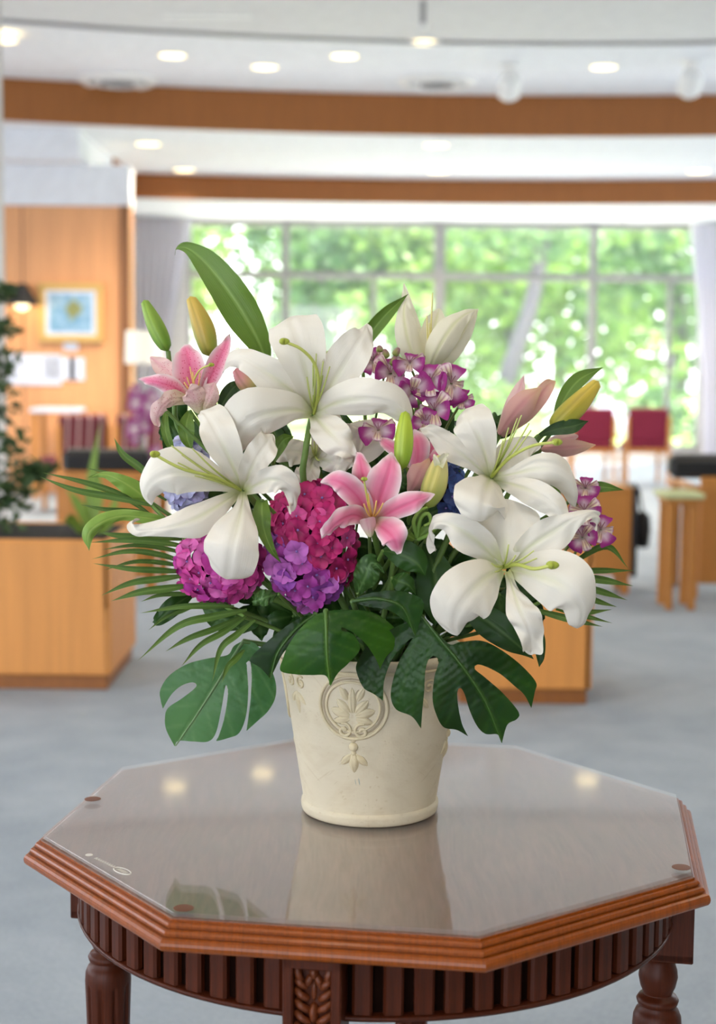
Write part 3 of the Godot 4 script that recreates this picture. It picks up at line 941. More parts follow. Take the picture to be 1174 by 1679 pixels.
	var fl := thing("floor_lamp", "floor lamp with a white drum shade beside the wooden wall", "lamp", Vector3(lp.x, 0, lp.z))
	org = Vector3.ZERO
	part("base", lathe([[0.0005, 0.0], [0.14, 0.0], [0.14, 0.02], [0.02, 0.035], [0.0005, 0.035]], 24), M.alu, fl)
	part("pole", tube([Vector3(0, 0.03, 0), Vector3(0, lp.y + 0.1, 0)], 0.015, 0.015), M.alu, fl)
	part("lamp_shade", lathe([[0.165, lp.y], [0.16, lp.y + 0.01], [0.15, lp.y + 0.27], [0.152, lp.y + 0.275]], 32), M.shade, fl)
	# plants in and behind the left planter
	M.far_leaf = mat(Color.WHITE, 0.5, {"vertex_color_use_as_albedo": true, "cull_mode": BaseMaterial3D.CULL_DISABLED, "backlight_enabled": true, "backlight": Color(0.7, 0.7, 0.6)})
	var z0 := zf - 0.34
	var sp := []
	for q in [[2, 480, 0.04], [6, 540, 0.06], [10, 600, 0.07], [4, 660, 0.09], [14, 720, 0.10], [20, 790, 0.10], [30, 810, 0.07], [50, 775, 0.05], [75, 772, 0.04], [8, 850, 0.10], [-30, 600, 0.15], [-30, 750, 0.2]]:
		sp.append([on_z(q[0], q[1], z0) - on_z(0, 887, z0), q[2]])
	leafy("potted_tree", "dark green leafy plant climbing at the left edge of the photo", "plant", on_z(0, 887, z0), sp, 420, 0.05, [Color(0.03, 0.07, 0.025), Color(0.09, 0.15, 0.05)], [Vector3(-0.05, -0.02, 0), Vector3(-0.04, 0.5, 0), Vector3(-0.06, 1.0, 0)])
	var k := (-z0 - D0) * -100.0
	var F := [0.0, 0.0, 1.0, k]
	var base := P(150, 880, k)
	var bp := thing("strap_leaf_plant", "green strap-leaved plant growing in the left planter", "plant", base)
	for e in [[[150, 880, 0, 5, 5], [148, 800, 0, 8, 8], [165, 690, 2, 1, 1]], [[150, 880, 0, 5, 5], [130, 830, 4, 8, 8], [108, 800, 6, 1, 1]], [[150, 880, 0, 4, 4], [160, 810, 0, 9, 9], [150, 740, -4, 1, 1]], [[155, 880, 0, 4, 4], [180, 850, 4, 9, 9], [195, 800, 8, 1, 1]], [[140, 880, 0, 4, 4], [112, 850, 8, 9, 9], [96, 880, 14, 1, 1]]]:
		part("leaf", blade(F, e, "bright", 0, 0, 16, 6), M.leaf, bp)
	org = Vector3.ZERO
	# mauve flowers on the far desk, out of focus
	var kk := (-(on_y(104, 975, 0.0).z - 0.10) - D0) * -100.0
	var op := thing("orchid_plant", "blurred mauve flowering plant behind the left of the flowers", "plant", P(236, 770, kk))
	for i in 12:
		var x := 236.0 + rng.randf_range(-24, 22)
		var y := 690.0 + rng.randf_range(-48, 70)
		petals_ring(op, [0.0, 0.0, 1.0, kk + rng.randf_range(-8, 8)], x, y, 17.0, rng.randf() * TAU, 1.0, 0.8, "mauve", "mauve", false)
	part("stem", cord([0.0, 0.0, 1.0, kk], [[236, 770, 0], [230, 720, 0], [240, 650, 0]], 0.006, 0.004, lin("53702e"), lin("53702e")), M.stem, op)
	org = Vector3.ZERO

func build_garden() -> void:
	struct("lawn", box(Vector3(90, 0.2, 60), 0.0), M.lawn, "sunlit lawn and path beyond the window", "lawn", Vector3(0, -0.25, ZW - 31.0))
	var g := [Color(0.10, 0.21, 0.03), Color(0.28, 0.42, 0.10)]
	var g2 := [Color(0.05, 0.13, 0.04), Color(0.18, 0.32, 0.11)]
	var list := [
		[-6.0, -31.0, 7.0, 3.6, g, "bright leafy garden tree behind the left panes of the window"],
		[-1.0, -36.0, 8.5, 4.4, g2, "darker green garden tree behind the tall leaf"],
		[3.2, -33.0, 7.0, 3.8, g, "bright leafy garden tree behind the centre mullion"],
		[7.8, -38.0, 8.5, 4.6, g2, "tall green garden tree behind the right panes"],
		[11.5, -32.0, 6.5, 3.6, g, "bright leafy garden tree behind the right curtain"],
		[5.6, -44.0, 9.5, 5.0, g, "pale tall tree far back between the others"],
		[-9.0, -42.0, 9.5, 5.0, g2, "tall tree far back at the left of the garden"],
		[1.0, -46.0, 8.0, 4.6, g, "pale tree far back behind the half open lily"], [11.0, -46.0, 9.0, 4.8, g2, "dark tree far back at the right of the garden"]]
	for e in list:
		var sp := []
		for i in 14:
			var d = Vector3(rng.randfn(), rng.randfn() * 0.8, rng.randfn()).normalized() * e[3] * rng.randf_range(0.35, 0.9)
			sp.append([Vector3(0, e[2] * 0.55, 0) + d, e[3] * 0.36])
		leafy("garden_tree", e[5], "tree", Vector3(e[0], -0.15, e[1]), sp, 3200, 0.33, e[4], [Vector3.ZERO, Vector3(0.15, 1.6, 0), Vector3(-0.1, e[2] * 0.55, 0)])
	for e in [[-4.5, -26.0, 1.1, g2, "green garden shrub at the left of the window"], [-1.5, -28.0, 1.3, g, "light green garden shrub behind the white lilies"], [2.3, -26.5, 0.9, g, "yellow-green garden shrub low behind the right lilies"], [5.0, -28.0, 1.2, g2, "green garden shrub behind the red chairs"], [7.5, -26.0, 1.2, g, "light green garden shrub at the right end of the window"]]:
		var sp := []
		for i in 7: sp.append([Vector3(rng.randf_range(-1.2, 1.2), rng.randf_range(0.1, e[2]), rng.randf_range(-0.6, 0.6)), 0.45])
		leafy("garden_shrub", e[4], "shrub", Vector3(e[0], -0.15, e[1]), sp, 500, 0.18, e[3], [Vector3.ZERO, Vector3(0, 0.3, 0), Vector3(0.05, 0.6, 0)])
	leafy("garden_tree", "leaning grey garden tree trunk behind the pink bud", "tree", Vector3(2.3, -0.15, -27.2), [[Vector3(1.2, 4.2, -0.3), 1.3], [Vector3(0.2, 4.4, 0.0), 1.2]], 700, 0.25, g2, [Vector3.ZERO, Vector3(0.35, 1.3, 0), Vector3(0.75, 2.6, 0), Vector3(1.0, 4.2, 0)])
	var hy := []
	for i in 9: hy.append([Vector3(rng.randf_range(-1.0, 1.0), rng.randf_range(0.4, 1.2), rng.randf_range(-0.3, 0.3)), 0.18])
	leafy("garden_hydrangea", "pale lilac flowering bush in the garden behind the pink bud", "bush", Vector3(4.0, -0.15, -25.2), hy, 420, 0.14, [Color(0.62, 0.62, 0.85), Color(0.85, 0.85, 0.95)], [Vector3.ZERO, Vector3(0, 0.3, 0), Vector3(0.05, 0.6, 0)])
	struct("path", box(Vector3(40, 0.04, 4.0), 0.0), mat(Color.html("e2dfda"), 0.9), "pale paved garden path along the window", "path", Vector3(2, -0.14, -22.9))

# ---------------------------------------------------------------- the table
const TY := 0.7237
const TC := Vector3(0.0262, 0.0, -1.916)

func oct(r: float, y: float, k: int) -> Vector3:
	var a := deg_to_rad(166.05 - 45.0 * k)
	return Vector3(r * cos(a), y, r * sin(a))

func oct_loft(prof: Array, top := true, bottom := true) -> ArrayMesh:   # rings from the top outward and down
	var st := sT()
	for k in 8:
		for i in prof.size() - 1:
			var a := oct(prof[i][0], prof[i][1], k)
			var b := oct(prof[i][0], prof[i][1], k + 1)
			var c := oct(prof[i + 1][0], prof[i + 1][1], k + 1)
			var d := oct(prof[i + 1][0], prof[i + 1][1], k)
			var out: Vector3 = (a + b) * 0.5
			out.y = 0
			var dr: float = prof[i + 1][0] - prof[i][0]
			var dy: float = prof[i + 1][1] - prof[i][1]
			quad(st, a, b, c, d, out.normalized() * -dy + Vector3.UP * dr)
		if top: tri(st, Vector3(0, prof[0][1], 0), oct(prof[0][0], prof[0][1], k), oct(prof[0][0], prof[0][1], k + 1), Vector3.UP)
		var e: Array = prof[-1]
		if bottom: tri(st, Vector3(0, e[1], 0), oct(e[0], e[1], k), oct(e[0], e[1], k + 1), Vector3.DOWN)
	return st.commit()

func leg_mesh() -> ArrayMesh:
	var prof := [[0.0005, 0.567], [0.016, 0.567], [0.0195, 0.558], [0.0235, 0.546], [0.0245, 0.537], [0.022, 0.525], [0.0185, 0.517], [0.018, 0.514], [0.0235, 0.512], [0.0265, 0.507], [0.025, 0.502], [0.021, 0.4995], [0.0265, 0.494], [0.0298, 0.486], [0.0308, 0.474]]
	for i in 14: prof.append([lerpf(0.0306, 0.0185, i / 13.0), lerpf(0.468, 0.085, i / 13.0)])
	prof.append_array([[0.017, 0.08], [0.023, 0.074], [0.024, 0.066], [0.018, 0.06], [0.022, 0.045], [0.023, 0.03], [0.016, 0.0], [0.0005, 0.0]])
	var rows := []
	for p in prof:
		var r := PackedVector3Array()
		for j in 97:
			var a := -TAU * (j % 96) / 96.0
			var fl := 0.0
			if p[1] < 0.475 and p[1] > 0.09: fl = 0.13 * smoothstep(0.60, 0.85, cos(a * 10.0)) * smoothstep(0.475, 0.462, p[1])
			r.append(Vector3(p[0] * (1.0 - fl) * cos(a), p[1], p[0] * (1.0 - fl) * sin(a)))
		rows.append(r)
	return grid(rows, [], [], true, true)

func dome(c: Vector3, ax: Vector3, ay: Vector3, az: Vector3) -> ArrayMesh:   # a rounded boss: half axes ax, ay and height az
	var rows := []
	for i in 7:
		var e := PI / 2 * i / 6.0
		var r := PackedVector3Array()
		for j in 17:
			var a := -TAU * (j % 16) / 16.0
			r.append(c + (ax * cos(a) + ay * sin(a)) * cos(e) + az * sin(e))
		rows.append(r)
	return grid(rows, [], [], ax.cross(ay).dot(az) > 0.0, true)

func build_table() -> void:
	var t := thing("octagonal_table", "octagonal carved wooden table with a glass covered top under the flowers", "table", TC)
	org = Vector3.ZERO
	var gy := TY - 0.0052
	part("table_top", oct_loft([[0.4225, gy - 0.0004], [0.4235, gy - 0.001], [0.4235, gy - 0.006]], true, true), M.table_wood, t)
	part("edge_moulding", oct_loft([[0.40, gy - 0.001], [0.4236, gy - 0.001], [0.4236, gy - 0.0035], [0.4262, gy - 0.0035], [0.4285, gy - 0.0042], [0.4297, gy - 0.006], [0.4297, gy - 0.0078], [0.4276, gy - 0.0086], [0.4276, gy - 0.0100], [0.4318, gy - 0.0100], [0.4345, gy - 0.0110], [0.4358, gy - 0.0130], [0.4358, gy - 0.0150],
		[0.4336, gy - 0.0158], [0.4336, gy - 0.0172], [0.4378, gy - 0.0172], [0.4410, gy - 0.0185], [0.4428, gy - 0.021], [0.4434, gy - 0.024], [0.4427, gy - 0.0275], [0.4405, gy - 0.0302], [0.437, gy - 0.031], [0.36, gy - 0.031]], false, true), M.moulding, t)
	# the glass lies on the table: a thing of its own
	var g := part("glass_sheet", oct_loft([[0.4190, TY], [0.4197, TY - 0.0003], [0.42, TY - 0.001], [0.42, TY - 0.004], [0.4195, TY - 0.005]], true, true), M.table_glass, null, TC)
	tag(g, "octagonal glass sheet lying on the carved wooden table", "glass")
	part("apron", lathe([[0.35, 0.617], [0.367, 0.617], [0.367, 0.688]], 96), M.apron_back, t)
	part("apron_rim", lathe([[0.352, 0.613], [0.3775, 0.613], [0.379, 0.616], [0.3775, 0.6195], [0.366, 0.6195]], 96), M.mahogany, t)
	part("apron_rail", lathe([[0.366, 0.682], [0.3775, 0.682], [0.3785, 0.688]], 96), M.mahogany, t)
	var slat := box(Vector3(0.0215, 0.066, 0.012), 0.003)
	var lm := leg_mesh()
	var block := boxes([[Vector3(-0.0255, 0.627, 0), Vector3(0.011, 0.12, 0.05)], [Vector3(0.0255, 0.627, 0), Vector3(0.011, 0.12, 0.05)], [Vector3(0, 0.682, 0), Vector3(0.062, 0.011, 0.05)], [Vector3(0, 0.5715, 0), Vector3(0.062, 0.011, 0.05)], [Vector3(0, 0.627, -0.006), Vector3(0.05, 0.115, 0.032)]], 0.0015)
	var carve := []
	for s in [-1.0, 1.0]:
		for i in 7:   # two wings of curved ribs
			var y := 0.672 - i * 0.0125
			var w := 0.0135 - 0.006 * absf(i - 3.6) / 3.6
			var q := [Vector3(s * 0.018, y + 0.003, 0.012), Vector3(s * (0.018 - w * 0.5), y - 0.001, 0.0165), Vector3(s * (0.018 - w), y - 0.006, 0.012)]
			if i == 0: q = [Vector3(s * 0.0185, y + 0.006, 0.011), Vector3(s * 0.016, y - 0.004, 0.016), Vector3(s * 0.0135, y - 0.012, 0.012)]
			carve.append(tube(smooth_path(q, 6), 0.0045, 0.0036, 8))
		carve.append(tube(smooth_path([Vector3(s * 0.004, 0.60, 0.012), Vector3(s * 0.007, 0.588, 0.016), Vector3(s * 0.012, 0.579, 0.012)], 6), 0.0035, 0.0045, 8))
		carve.append(dome(Vector3(s * 0.0055, 0.660, 0.010), Vector3(0.004, 0.002 * s, 0), Vector3(-0.004 * s, 0.008, 0), Vector3(0, 0, 0.006)))
	carve.append(dome(Vector3(0, 0.669, 0.010), Vector3(0.005, 0, 0), Vector3(0, 0.008, 0), Vector3(0, 0, 0.008)))
	carve.append(dome(Vector3(0, 0.648, 0.010), Vector3(0.003, 0, 0), Vector3(0, 0.010, 0), Vector3(0, 0, 0.003)))
	carve.append(dome(Vector3(0, 0.626, 0.010), Vector3(0.0052, 0, 0), Vector3(0, 0.0115, 0), Vector3(0, 0, 0.010)))
	carve.append(tube([Vector3(0, 0.613, 0.012), Vector3(0, 0.580, 0.012)], 0.0025, 0.0045, 8))
	var carving := join(carve)
	for k in 4:
		var a := deg_to_rad(100.0 - 90.0 * k)
		var out := Vector3(cos(a), 0, sin(a))
		var turn := atan2(out.x, out.z)
		var lg := part("leg", lm, M.mahogany, t, out * 0.362)
		lg.rotation.y = turn
		var bl := part("leg_block", block, M.mahogany, t, out * 0.378)
		bl.rotation.y = turn
		part("carving", carving, M.carved, bl)
		for i in 16:
			var b := a - deg_to_rad(45.0) + deg_to_rad((i - 7.5) * 5.02)
			var o2 := Vector3(cos(b), 0, sin(b))
			var sl := part("slat", slat, M.mahogany, t, o2 * 0.3715 + Vector3(0, 0.6505, 0))
			sl.rotation.y = atan2(o2.x, o2.z)
	# brown pads between the glass and the wood, and the maker's print on the glass
	for q in [[152.0, 1310.0, "by its left corner"], [301.0, 1489.0, "by its near left corner"], [1117.0, 1422.0, "by its right corner"]]:
		var pd := part("felt_pad", lathe([[0.0005, 0.0], [0.0105, 0.0], [0.011, 0.0002], [0.0105, 0.0005], [0.0005, 0.0005]], 24), M.disc, null, on_y(q[0], q[1], TY) - Vector3(0, 0.00005, 0))
		tag(pd, "round brown pad on the table glass, " + q[2], "pad", "round pads on the glass")
	var la := on_y(146, 1402, TY)
	var lb := on_y(212, 1434, TY)
	var lk := thing("maker_mark", "small white printed maker mark with an oval on the table glass", "mark", la)
	var ex := (lb - la).normalized()
	var ez := ex.cross(Vector3.UP)
	var ln := la.distance_to(lb)
	var pt := func(u: float, w: float) -> Vector3: return la + ex * u * ln - ez * w * ln + Vector3(0, 0.0003, 0)
	var ov := []
	for i in 33: ov.append(pt.call(0.83 + 0.17 * cos(TAU * i / 32.0), 0.075 * sin(TAU * i / 32.0)))
	part("oval", tube(ov, 0.0007, 0.0007, 4, Color.WHITE, Color.WHITE, false), M.print, lk)
	var stroke := []
	for i in 5: stroke.append(tube(smooth_path([pt.call(0.73 + i * 0.042, -0.035), pt.call(0.745 + i * 0.042, 0.035), pt.call(0.765 + i * 0.042, -0.02)], 5), 0.0005, 0.0004, 4))
	part("oval_script", join(stroke), M.print, lk)
	var bits := []
	for i in 9: bits.append(tube(smooth_path([pt.call(0.17 + i * 0.053, -0.02), pt.call(0.185 + i * 0.053, 0.03), pt.call(0.205 + i * 0.053, -0.02)], 4), 0.0004, 0.0004, 4))
	part("lettering", join(bits), M.print, lk)
	part("dot", lathe([[0.0005, 0.0], [0.0045, 0.0], [0.0045, 0.0004], [0.0005, 0.0004]], 20), M.print, lk)

# ---------------------------------------------------------------- the pot
var pot_c := Vector3.ZERO

func pot_r(v: float) -> float:
	return lerpf(0.0862, 0.1165, (v - 0.016) / 0.189)

func pot_p(phi: float, u: float, v: float, off: float) -> Vector3:
	var r := pot_r(v)
	var a := phi + u / r
	return Vector3(sin(a) * (r + off), v, cos(a) * (r + off))

func relief_leaf(phi: float, u: float, v: float, ang: float, l: float, w: float, h := 0.0035) -> ArrayMesh:   # a raised pointed leaf lying on the pot
	var rows := []
	for i in 11:
		var s := i / 10.0
		var r := PackedVector3Array()
		for j in 9:
			var x := j / 8.0 * 2.0 - 1.0
			var ww := w * pow(sin(PI * minf(0.08 + s * 0.92, 1.0)), 0.7)
			var du := cos(ang) * s * l - sin(ang) * x * ww
			var dv := sin(ang) * s * l + cos(ang) * x * ww
			r.append(pot_p(phi, u + du, v + dv, (1.0 - x * x) * h * sin(PI * (0.1 + s * 0.85)) - 0.0004 - 0.0012 * exp(-pow(x / 0.2, 2.0))))
		rows.append(r)
	return grid(rows, [], [], true)

func relief_line(phi: float, pts: Array, r0: float, r1: float) -> ArrayMesh:
	var q := []
	for p in pts: q.append(pot_p(phi, p[0], p[1], 0.0008 if r0 != 0.0028 else -0.0022))
	return tube(smooth_path(q, pts.size() * 4), r0, r1, 8)

func spiral(cu: float, cv: float, r: float, dir: float, a0: float) -> Array:
	var q := []
	for i in 15:
		var s := i / 14.0
		var a := a0 + dir * s * 8.0
		q.append([cu + r * (1.0 - 0.85 * s) * cos(a), cv + r * (1.0 - 0.85 * s) * sin(a)])
	return q

func build_pot() -> void:
	pot_c = on_y(606, 1325, TY)
	var o := thing("flower_pot", "cream distressed flower pot with raised ornament standing on the octagonal table", "pot", pot_c)
	org = Vector3.ZERO
	part("pot_body", lathe([[0.0005, 0.0005], [0.0845, 0.0], [0.0872, 0.0015], [0.0885, 0.005], [0.0893, 0.0105], [0.0888, 0.0142], [0.0868, 0.0158], [0.0862, 0.0165], [0.0935, 0.061], [0.101, 0.108], [0.1085, 0.155], [0.1165, 0.203], [0.1195, 0.206], [0.1208, 0.211], [0.119, 0.2155], [0.1165, 0.216], [0.1135, 0.214], [0.112, 0.205], [0.095, 0.10], [0.0005, 0.098]], 96), M.pot, o)
	part("rim_bead", lathe([[0.1185, 0.1985], [0.1205, 0.2005], [0.1185, 0.2025]], 96), M.relief, o)
	for k in 4:
		var phi := -0.215 + k * PI / 2
		var ring := []
		for i in 25:
			var a := TAU * i / 24.0 + 1.5708
			ring.append([0.043 * cos(a), 0.158 + 0.041 * sin(a)])
		var ring3 := []
		for i in 25:
			var a := TAU * i / 24.0 + 1.5708
			ring3.append([0.0385 * cos(a), 0.158 + 0.0365 * sin(a)])
		var ring2 := []
		for i in 25:
			var a := TAU * i / 24.0 + 1.5708
			ring2.append([0.034 * cos(a), 0.158 + 0.032 * sin(a)])
		part("medallion_ring", join([relief_line(phi, ring, 0.0022, 0.0022), relief_line(phi, ring2, 0.0016, 0.0016)]), M.relief, o)
		var lv := []
		for s in [-1.0, 1.0]:
			lv.append(relief_leaf(phi, 0.004 * s, 0.146, PI / 2 - s * 1.25, 0.026, 0.0065))
			lv.append(relief_leaf(phi, 0.004 * s, 0.150, PI / 2 - s * 0.75, 0.024, 0.006))
			lv.append(relief_leaf(phi, 0.004 * s, 0.142, PI / 2 - s * 1.75, 0.022, 0.005))
			lv.append(relief_leaf(phi, 0.006 * s, 0.166, PI / 2 - s * 0.5, 0.02, 0.005))
		lv.append(relief_leaf(phi, 0.0, 0.150, PI / 2, 0.034, 0.006))
		part("acanthus", join(lv), M.relief, o)
		var gv := [relief_line(phi, ring3, 0.0028, 0.0028)]
		for sg in [-1.0, 1.0]:
			for e in [[0.146, 1.25, 0.029, 0.0085], [0.150, 0.75, 0.027, 0.008], [0.142, 1.75, 0.025, 0.007], [0.166, 0.5, 0.023, 0.007]]:
				gv.append(relief_leaf(phi, 0.004 * sg, e[0], PI / 2 - sg * e[1], e[2], e[3], 0.0009))
		gv.append(relief_leaf(phi, 0.002, 0.0965, -0.75, 0.0235, 0.0068, 0.0009))
		gv.append(relief_leaf(phi, -0.002, 0.0965, PI + 0.75, 0.0235, 0.0068, 0.0009))
		gv.append(relief_leaf(phi, 0.0, 0.099, -PI / 2, 0.0295, 0.0085, 0.0009))
		part("antiqued_groove", join(gv), M.antique, o)
		part("scroll", join([relief_line(phi, spiral(-0.011, 0.127, 0.010, -1.0, 1.9), 0.0018, 0.0024), relief_line(phi, spiral(0.011, 0.127, 0.010, 1.0, 1.25), 0.0018, 0.0024)]), M.relief, o)
		var bd := []
		for e in [[0.116, 0.004], [0.1065, 0.006], [0.0985, 0.0035]]:
			bd.append(dome(pot_p(phi, 0, e[0], -0.0005), Vector3(cos(phi), 0, -sin(phi)) * e[1], Vector3.UP * e[1], Vector3(sin(phi), 0, cos(phi)) * e[1] * 0.8))
		part("bead_drop", join(bd), M.relief, o)
		part("palmette", join([relief_leaf(phi, 0.0, 0.098, -PI / 2, 0.026, 0.0065, 0.005), relief_leaf(phi, 0.002, 0.096, -0.75, 0.021, 0.005), relief_leaf(phi, -0.002, 0.096, PI + 0.75, 0.021, 0.005)]), M.relief, o)
		part("stain", relief_leaf(phi, 0.002, 0.0715, -PI / 2 + 0.15, 0.024, 0.005, 0.0007), M.verdigris, o)
		# a small sprig between two medallions
		var ph := phi - PI / 4
		part("sprig", join([relief_leaf(ph, 0.0, 0.168, -PI / 2, 0.03, 0.005), relief_leaf(ph, 0.002, 0.166, -0.8, 0.02, 0.0045), relief_leaf(ph, -0.002, 0.166, PI + 0.8, 0.02, 0.0045), relief_line(ph, spiral(0.012, 0.18, 0.009, 1.0, 1.0), 0.0015, 0.002), relief_line(ph, spiral(-0.012, 0.18, 0.009, -1.0, 2.1), 0.0015, 0.002)]), M.relief, o)
	var fo := part("floral_foam", lathe([[0.0005, 0.101], [0.0935, 0.101], [0.1085, 0.192], [0.10, 0.202], [0.0005, 0.206]], 40), M.foam, null, pot_c)
	tag(fo, "dark green soaked floral foam filling the cream pot", "foam")

# ---------------------------------------------------------------- the flowers
const Z3L := [0.0, 330.0, 2.0225]
const Z3R := [780.0, 330.0, 1.975]
const Z4 := [200.0, 380.0, 2.348]
const Z5 := [560.0, 440.0, 2.446]
const Z6 := [60.0, 680.0, 2.348]
const Z7 := [480.0, 740.0, 2.024]
const PX := [0.0, 0.0, 1.0]

func fr(z: Array, depth: float) -> Array:
	return [z[0], z[1], z[2], depth]

func px_of(F: Array, q: Array) -> Array:   # a station as absolute pixels and depth
	return [F[0] + q[0] / F[2], F[1] + q[1] / F[2], F[3] + q[2]]

func stem(o: Node3D, from: Array, r := 0.004, via := [], c := "5c7a35") -> void:   # from the flower's base down into the pot
	var n := o.get_index()
	var foot := [606.0 + sin(n * 2.4) * 60.0, 1112.0, cos(n * 2.4) * 4.0]
	var q := [from]
	q.append_array(via)
	if via.is_empty(): q.append([lerpf(from[0], foot[0], 0.55), lerpf(from[1], foot[1], 0.45), lerpf(from[2], foot[2], 0.6) - 1.5])
	q.append(foot)
	part("stem", cord(fr(PX, 0.0), q, r, r * 1.1, lin(c), lin(c), 20), M.stem, o)

func lily(label: String, group: String, F: Array, petals: Array, m: Material, via := []) -> Node3D:
	# petal = [frame, kind, ruffle, stations]
	var b: Array = px_of(fr(petals[0][0], F[3]), petals[0][3][0])
	var o := thing("lily_flower", label, "flower", P(b[0], b[1], b[2]), group)
	for i in petals.size():
		var e: Array = petals[i]
		part("petal", blade(fr(e[0], F[3]), e[3], e[1], e[2], i * 1.3 + F[3], 30, 16, e[4] if e.size() > 4 else 0.8), m, o)
	stem(o, [b[0], b[1], b[2] - 1.0], 0.004, via)
	return o

func pistil(o: Node3D, F: Array, pts: Array, r := 0.0018, c := "a9b34f") -> void:
	var p := part("pistil", cord(F, pts, r * 1.15, r, lin(c), lin("c3c86a"), 16, 8), M.stem, o)
	part("stigma", knob(F, pts[-1], r * 2.9, lin("a3ae3e")), M.stem, p)

func filaments(o: Node3D, F: Array, from: Array, tips: Array, c0 := "a3b250", c1 := "c3c878") -> void:
	for t in tips:
		var mid := [lerpf(from[0], t[0], 0.55), lerpf(from[1], t[1], 0.5) + (6.0 if t.size() < 4 else t[3]), lerpf(from[2], t[2], 0.6) + 0.6]
		part("filament", cord(F, [from, mid, t], 0.0014, 0.0009, lin(c0), lin(c1), 10, 6), M.stem, o)

func build_white_lilies() -> void:
	var G := "white lilies in the pot"
	# the top one
	var F := fr(Z4, 12.0)
	var o := lily("large white lily at the top centre facing forward with a tall green pistil", G, F, [
		[Z4, "white", 0.2, [[735, 690, -3, 14, 14, 0.2], [718, 575, 0.5, 56, 54, 0.5], [694, 470, 2.5, 92, 94, 0.5], [672, 390, 2.6, 110, 106, 0.0], [655, 340, 1.4, 98, 92, -0.4], [648, 326, -0.8, 74, 70, -0.5]]],
		[Z4, "white", 0.4, [[745, 690, -3, 14, 14, 0.2], [797, 605, 0.5, 58, 56, 0.6], [850, 520, 2, 80, 76, 0.6], [900, 440, 2.5, 70, 70, 0.2], [934, 384, 1.8, 36, 44, -0.2], [944, 352, 0.6, 5, 8, -0.2]]],
		[Z4, "white", 0.25, [[745, 700, -3, 12, 12, 0.2], [800, 668, 0.5, 52, 46, -0.2], [880, 648, 3.2, 74, 76, -0.9], [965, 645, 4.6, 72, 76, -1.2], [1045, 665, 4.2, 62, 66, -1.2], [1090, 712, 2.6, 44, 40, -0.8], [1098, 748, 0.8, 20, 20, -0.3]], 0.9],
		[Z4, "white", 0.6, [[738, 705, -3, 12, 12, 0.2], [770, 742, 0, 56, 54, 0.2], [818, 788, 2.2, 68, 70, -0.4], [862, 832, 2.6, 44, 44, -0.6], [888, 866, 1.6, 18, 22, 0.3], [905, 845, 0.6, 10, 10, 0.3]]],
		[Z4, "white", 0.25, [[730, 700, -3, 14, 12, 0.2], [672, 686, 1.2, 48, 60, -0.3], [588, 694, 3.8, 92, 88, -0.9], [508, 718, 4.6, 108, 112, -1.3], [452, 766, 3.4, 84, 92, -1.2], [436, 826, 1.2, 46, 50, -0.6], [440, 872, -0.6, 16, 16, -0.2]], 0.9],
		[Z4, "white", 0.35, [[728, 690, -3, 12, 12, 0.2], [660, 620, -0.2, 54, 50, 0.4], [585, 562, 1.2, 72, 70, 0.3], [510, 512, 1.6, 50, 54, 0.0], [448, 482, 0.8, 44, 40, -0.4], [405, 500, -0.6, 24, 24, -0.4], [388, 545, -1.8, 8, 8, -0.1]], 0.5]], M.petal,
		[[501, 740, 10], [500, 800, 9.5], [545, 950, 6]])
	pistil(o, F, [[738, 700, -2.5], [758, 600, 1.5], [742, 510, 3.5], [690, 452, 5], [622, 422, 5.6]])
	filaments(o, F, [738, 692, -2.5], [[735, 430, 2.5], [748, 470, 3], [775, 500, 3], [790, 460, 2.5], [712, 560, 3.4], [800, 520, 2.6]])
	# the left one
	F = fr(Z6, 15.0)
	o = lily("large white lily at the left drooping over the pink hydrangea with a long pistil", G, F, [
		[Z4, "white", 0.35, [[462, 990, -3, 14, 14, 0.2], [425, 900, 0, 40, 46, 0.5], [385, 815, 1.6, 64, 72, 0.5], [348, 742, 1.4, 58, 78, 0.2], [318, 702, 0.4, 34, 70, -0.5], [302, 690, -1.0, 18, 40, -0.4]]],
		[Z4, "white", 0.35, [[474, 985, -3, 14, 14, 0.2], [492, 925, 0.2, 44, 40, 0.4], [522, 868, 1.2, 56, 52, 0.5], [556, 815, 1.0, 50, 52, 0.2], [580, 778, -0.4, 30, 30, -0.3]]],
		[Z6, "white", 0.25, [[785, 290, -3, 12, 12, 0.2], [700, 262, 0.5, 36, 54, -0.2], [600, 225, 3.4, 84, 90, -0.7], [515, 225, 4.4, 92, 96, -1.1], [445, 258, 3.6, 62, 76, -1.2], [418, 306, 1.8, 40, 52, -0.8], [440, 348, 0.2, 18, 40, -0.2]], 0.9],
		[Z6, "white", 0.3, [[780, 298, -3, 12, 12, 0.2], [705, 345, 0.8, 44, 36, -0.2], [615, 398, 3.0, 76, 56, -0.7], [520, 432, 3.6, 40, 46, -0.7], [430, 444, 3.0, 24, 30, -0.3], [384, 446, 2.6, 22, 26, 0.3], [372, 418, 1.8, 20, 20, 0.3], [398, 404, 1.0, 14, 14, 0.2]], 0.5],
		[Z6, "white", 0.25, [[795, 296, -3, 12, 12, 0.2], [792, 345, 0.6, 30, 32, -0.3], [775, 420, 3.4, 78, 98, -1.0], [755, 500, 4.6, 96, 118, -1.4], [742, 570, 3.8, 102, 112, -1.3], [735, 616, 2.2, 88, 84, -0.8], [730, 634, 0.6, 56, 50, -0.3]], 0.7],
		[Z6, "white", 0.6, [[800, 292, -3, 12, 12, 0.2], [850, 268, 0.5, 34, 36, 0.4], [900, 250, 2.4, 52, 50, 0.3], [950, 262, 2.6, 58, 46, -0.5], [985, 300, 1.6, 36, 30, -0.6], [990, 345, 0.4, 18, 22, 0.4], [965, 352, -0.2, 10, 10, 0.3]], 0.6]], M.petal)
